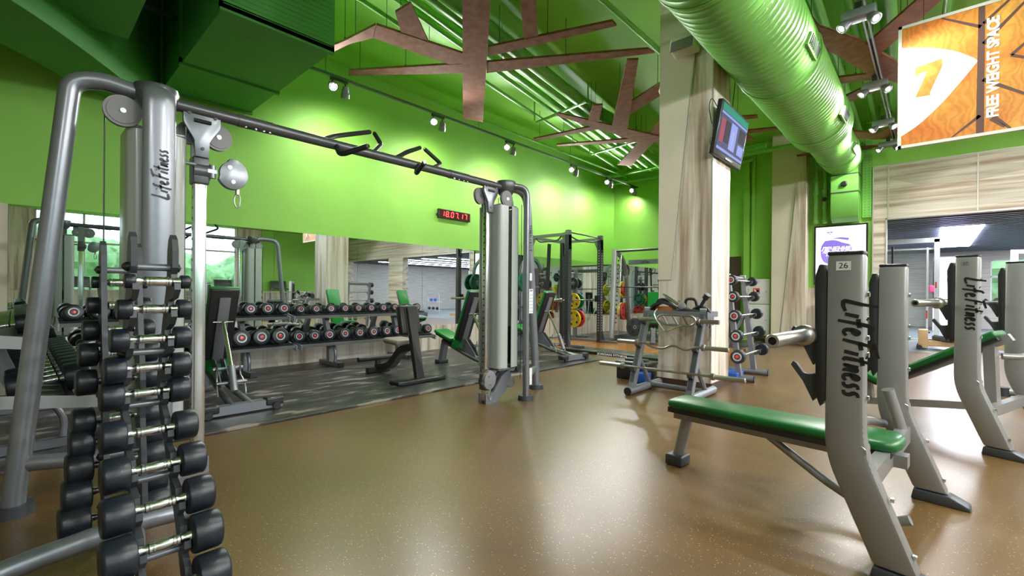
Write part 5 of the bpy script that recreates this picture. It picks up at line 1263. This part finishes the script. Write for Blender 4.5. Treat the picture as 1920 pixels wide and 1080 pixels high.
t = thing('cable_station', 'white framed cable station in the side room behind the rowing machine', 'gym machine', (-.42, 15.2, 0))
f = ob('frame', B().bx(-.52, -.46, -.03, .03, 0, 2.55).bx(.44, .54, -.05, .05, 0, 2.55).bx(-.52, .54, -.05, .05, 2.47, 2.58).bx(-.46, .44, .0, .04, 2.3, 2.34).bx(-.46, .44, .0, .04, .05, .09).bx(.30, .34, -.02, .02, 0, 2.35), WHITE, t, 0)
ob('glass_panel', B().bx(-.46, .30, .03, .036, .1, 2.3), GLASS, t, 0)
ob('label', B().bx(.46, .49, -.053, -.05, 1.35, 1.5), RED, t, 0); ob('label', B().bx(.30, .33, -.025, -.02, .6, .8), RED, t, 0)
solid('hanging_strap', B().bx(-.78, -.74, 15.05, 15.09, 1.78, 2.4), BLACKR, 'dark strap hanging at the edge of the side room opening', 'strap', None, 0)
t = thing('wall_screen', 'glowing violet advertising screen in the side room', 'screen', (.42, 20.9, 1.75))
ob('frame', B().bx(-.42, .42, .0, .08, -.72, .72), DKGLASS, t, 0)
s2 = ob('screen', B().bx(-.39, .39, -.01, 0, -.69, .69), mat('screen_violet', (.3, .2, .9), .4, emit=(.36, .28, 1.0), estr=1.3), t, 0)
ob('picture_area', B().bx(-.39, .39, -.012, -.01, -.69, -.12).prism([(-.3, .0), (-.1, .1), (.1, .12), (.3, .06), (.3, .0), (.0, .02), (-.2, -.04)], 'y', -.012, -.01), PWL, s2, 0)
ob('stand', B().bx(-.42, .42, .0, .08, -1.75, -.72), WHITE, t, 0)
text('lettering', 'НЕ ЗАБУДЬ', PWL, .09, frame_M((-.1, -.0125, .48), *FY), s2, .0004, shear=.2)
solid('pink_bag', B().box((-.03, 20.5, 1.4), (.12, .2, .22), 0, .03), PINK, 'pink cloth hanging at the edge of the side room frame', 'cloth')
t = thing('kettlebell_shelf', 'white curved shelf in the side room seen in the mirror', 'shelf', (5.6, 15.5, 0))
ob('frame', B().tube([(-.5, 0, 0), (-.5, 0, 1.05), (.5, 0, 1.05), (.5, 0, 0)], .025, 12, .15).bx(-.5, .5, -.2, .2, .62, .65).bx(-.5, .5, -.2, .2, .15, .18), WHITE, t, 30)
for k in range(5): solid('kettlebell', B().lathe([(0, .0), (0, .06), (.04, .085), (.1, .085), (.15, .05), (.17, 0)], (5.25 + k * .17, 15.5, .65 if k % 2 else .18), (0, 0, 1), 16), BLUE if k % 2 else BLACKR, '%s kettlebell on the %s board of the white shelf, %s' % ('blue' if k % 2 else 'black', 'upper' if k % 2 else 'lower', ['first', 'first', 'second', 'second', 'third'][k]), 'kettlebell')
# white multi gym in the annex (reflected)
t = thing('multi_gym', 'white multi-station gym in the side room seen in the mirror', 'gym machine', (2.6, 16.5, 0))
ob('frame', B().bx(-1.2, -1.08, -.06, .06, 0, 2.3).bx(1.08, 1.2, -.06, .06, 0, 2.3).bx(-1.2, 1.2, -.05, .05, 2.2, 2.3).bx(-.1, .1, -.1, .1, 0, 2.2).bx(-1.2, 1.2, -.05, .05, .05, .12), WHITE, t, 0)
ob('weight_stack', B().bx(-.3, -.12, -.1, .1, .1, 1.0).bx(.12, .3, -.1, .1, .1, 1.0), BLACKP, t, 0); ob('seat', B().bx(-.9, -.5, -.5, -.1, .45, .52, .02).bx(-.9, -.5, -.1, -.04, .5, 1.1, .02), BVIN, t, 30)

# cardio machines beyond, seen in the mirror
def treadmill():
    t = thing('treadmill', 'grey treadmill by the windows, first seen in the long mirror', 'treadmill', (8.3, 1.6, 0))
    ob('deck', B().bx(-.9, .9, -.38, .38, .0, .22, .02), DSILVER, t, 30); ob('belt', B().bx(-.85, .75, -.25, .25, .22, .225), BLACKR, t, 0)
    for s_ in (-1, 1): ob('upright', B().tube([(.75, s_ * .36, .15), (.95, s_ * .36, 1.25), (.5, s_ * .36, 1.2)], .035, 12, .12), SILVER, t)
    ob('console', B().box((.92, 0, 1.42), (.10, .72, .42), Matrix.Rotation(R(20), 3, 'Y'), .03), DSILVER, t, 30)
    return t
tm = treadmill()
for k, y in enumerate((3.2, 4.8, 6.4, 8.8)):
    c = copy_tree(tm); c.location.y = y; tag(c, 'grey treadmill by the windows, %s seen in the long mirror' % ('second', 'third', 'fourth', 'fifth')[k], None, 'treadmills')
tm['group'] = 'treadmills'
# weight plate with red centre and low frame behind the incline bench
plate('black weight plate with red rim behind the incline bench upright', (.95, 8.3, .2), (-.3, -1, 0), .2, .04, GRAPH)
t = thing('low_row_frame', 'low silver machine frame behind the incline bench', 'gym machine', (.9, 8.0, 0))
ob('base', B().tube([(-.25, -.2, .06), (.6, -.1, .06)], .05, 14).tube([(-.1, -.2, .06), (.1, .1, .5)], .05, 14), CHAMP, t)
ob('rubber_foot', B().cyl((-.3, -.2, .0), (-.3, -.2, .1), .07), BLACKR, t)
ob('red_cover', B().box((.15, .3, .35), (.25, .2, .3), 0, .04), RED, t, 30)

# ------------------------------------------------------------------ light and camera
w = bpy.data.worlds.new('World'); S.world = w; w.use_nodes = True; nt = w.node_tree
bg = nt.nodes['Background']; bg.inputs[0].default_value = (.74, .87, 1.0, 1); bg.inputs[1].default_value = 7.0
def portal(loc, rot, sx_, sy_):
    l = bpy.data.lights.new('window_portal', 'AREA'); l.shape = 'RECTANGLE'; l.size = sx_; l.size_y = sy_; l.cycles.is_portal = True
    o = bpy.data.objects.new('window_portal', l); COL.objects.link(o); o.location = loc; o.rotation_euler = rot
portal((XR + .25, 3.75, 2.58), (0, R(90), 0), 2.95, 6.5)
portal((XR + .25, -2.3, 2.58), (0, R(90), 0), 2.95, 4.2)
cd = bpy.data.cameras.new('Camera'); co = bpy.data.objects.new('Camera', cd); COL.objects.link(co); S.camera = co
cd.sensor_width = 36; cd.lens = 36 * 858 / 1920; cd.shift_y = 9.15 / 1920; cd.clip_start = .05; cd.clip_end = 200
yaw, pit, rol = R(42.6), -.0006, .0088
F = Vector((-math.sin(yaw) * math.cos(pit), math.cos(yaw) * math.cos(pit), math.sin(pit))); r_ = Vector((math.cos(yaw), math.sin(yaw), 0)); u_ = r_.cross(F)
Rv = r_ * math.cos(rol) + u_ * math.sin(rol); Uv = -r_ * math.sin(rol) + u_ * math.cos(rol)
M = Matrix((Rv, Uv, -F)).transposed().to_4x4(); M.translation = Vector((0, 0, 1.15)); co.matrix_world = M
S.view_settings.view_transform = 'Standard'; S.view_settings.look = 'None'; S.view_settings.gamma = 1; S.view_settings.exposure = EXPO
S.view_settings.use_curve_mapping = False
S.cycles.max_bounces = 8; S.cycles.diffuse_bounces = 5; S.cycles.glossy_bounces = 5; S.cycles.transparent_max_bounces = 12
S.cycles.use_denoising = True; S.cycles.sample_clamp_indirect = 6
S.cycles.caustics_reflective = False; S.cycles.caustics_refractive = False
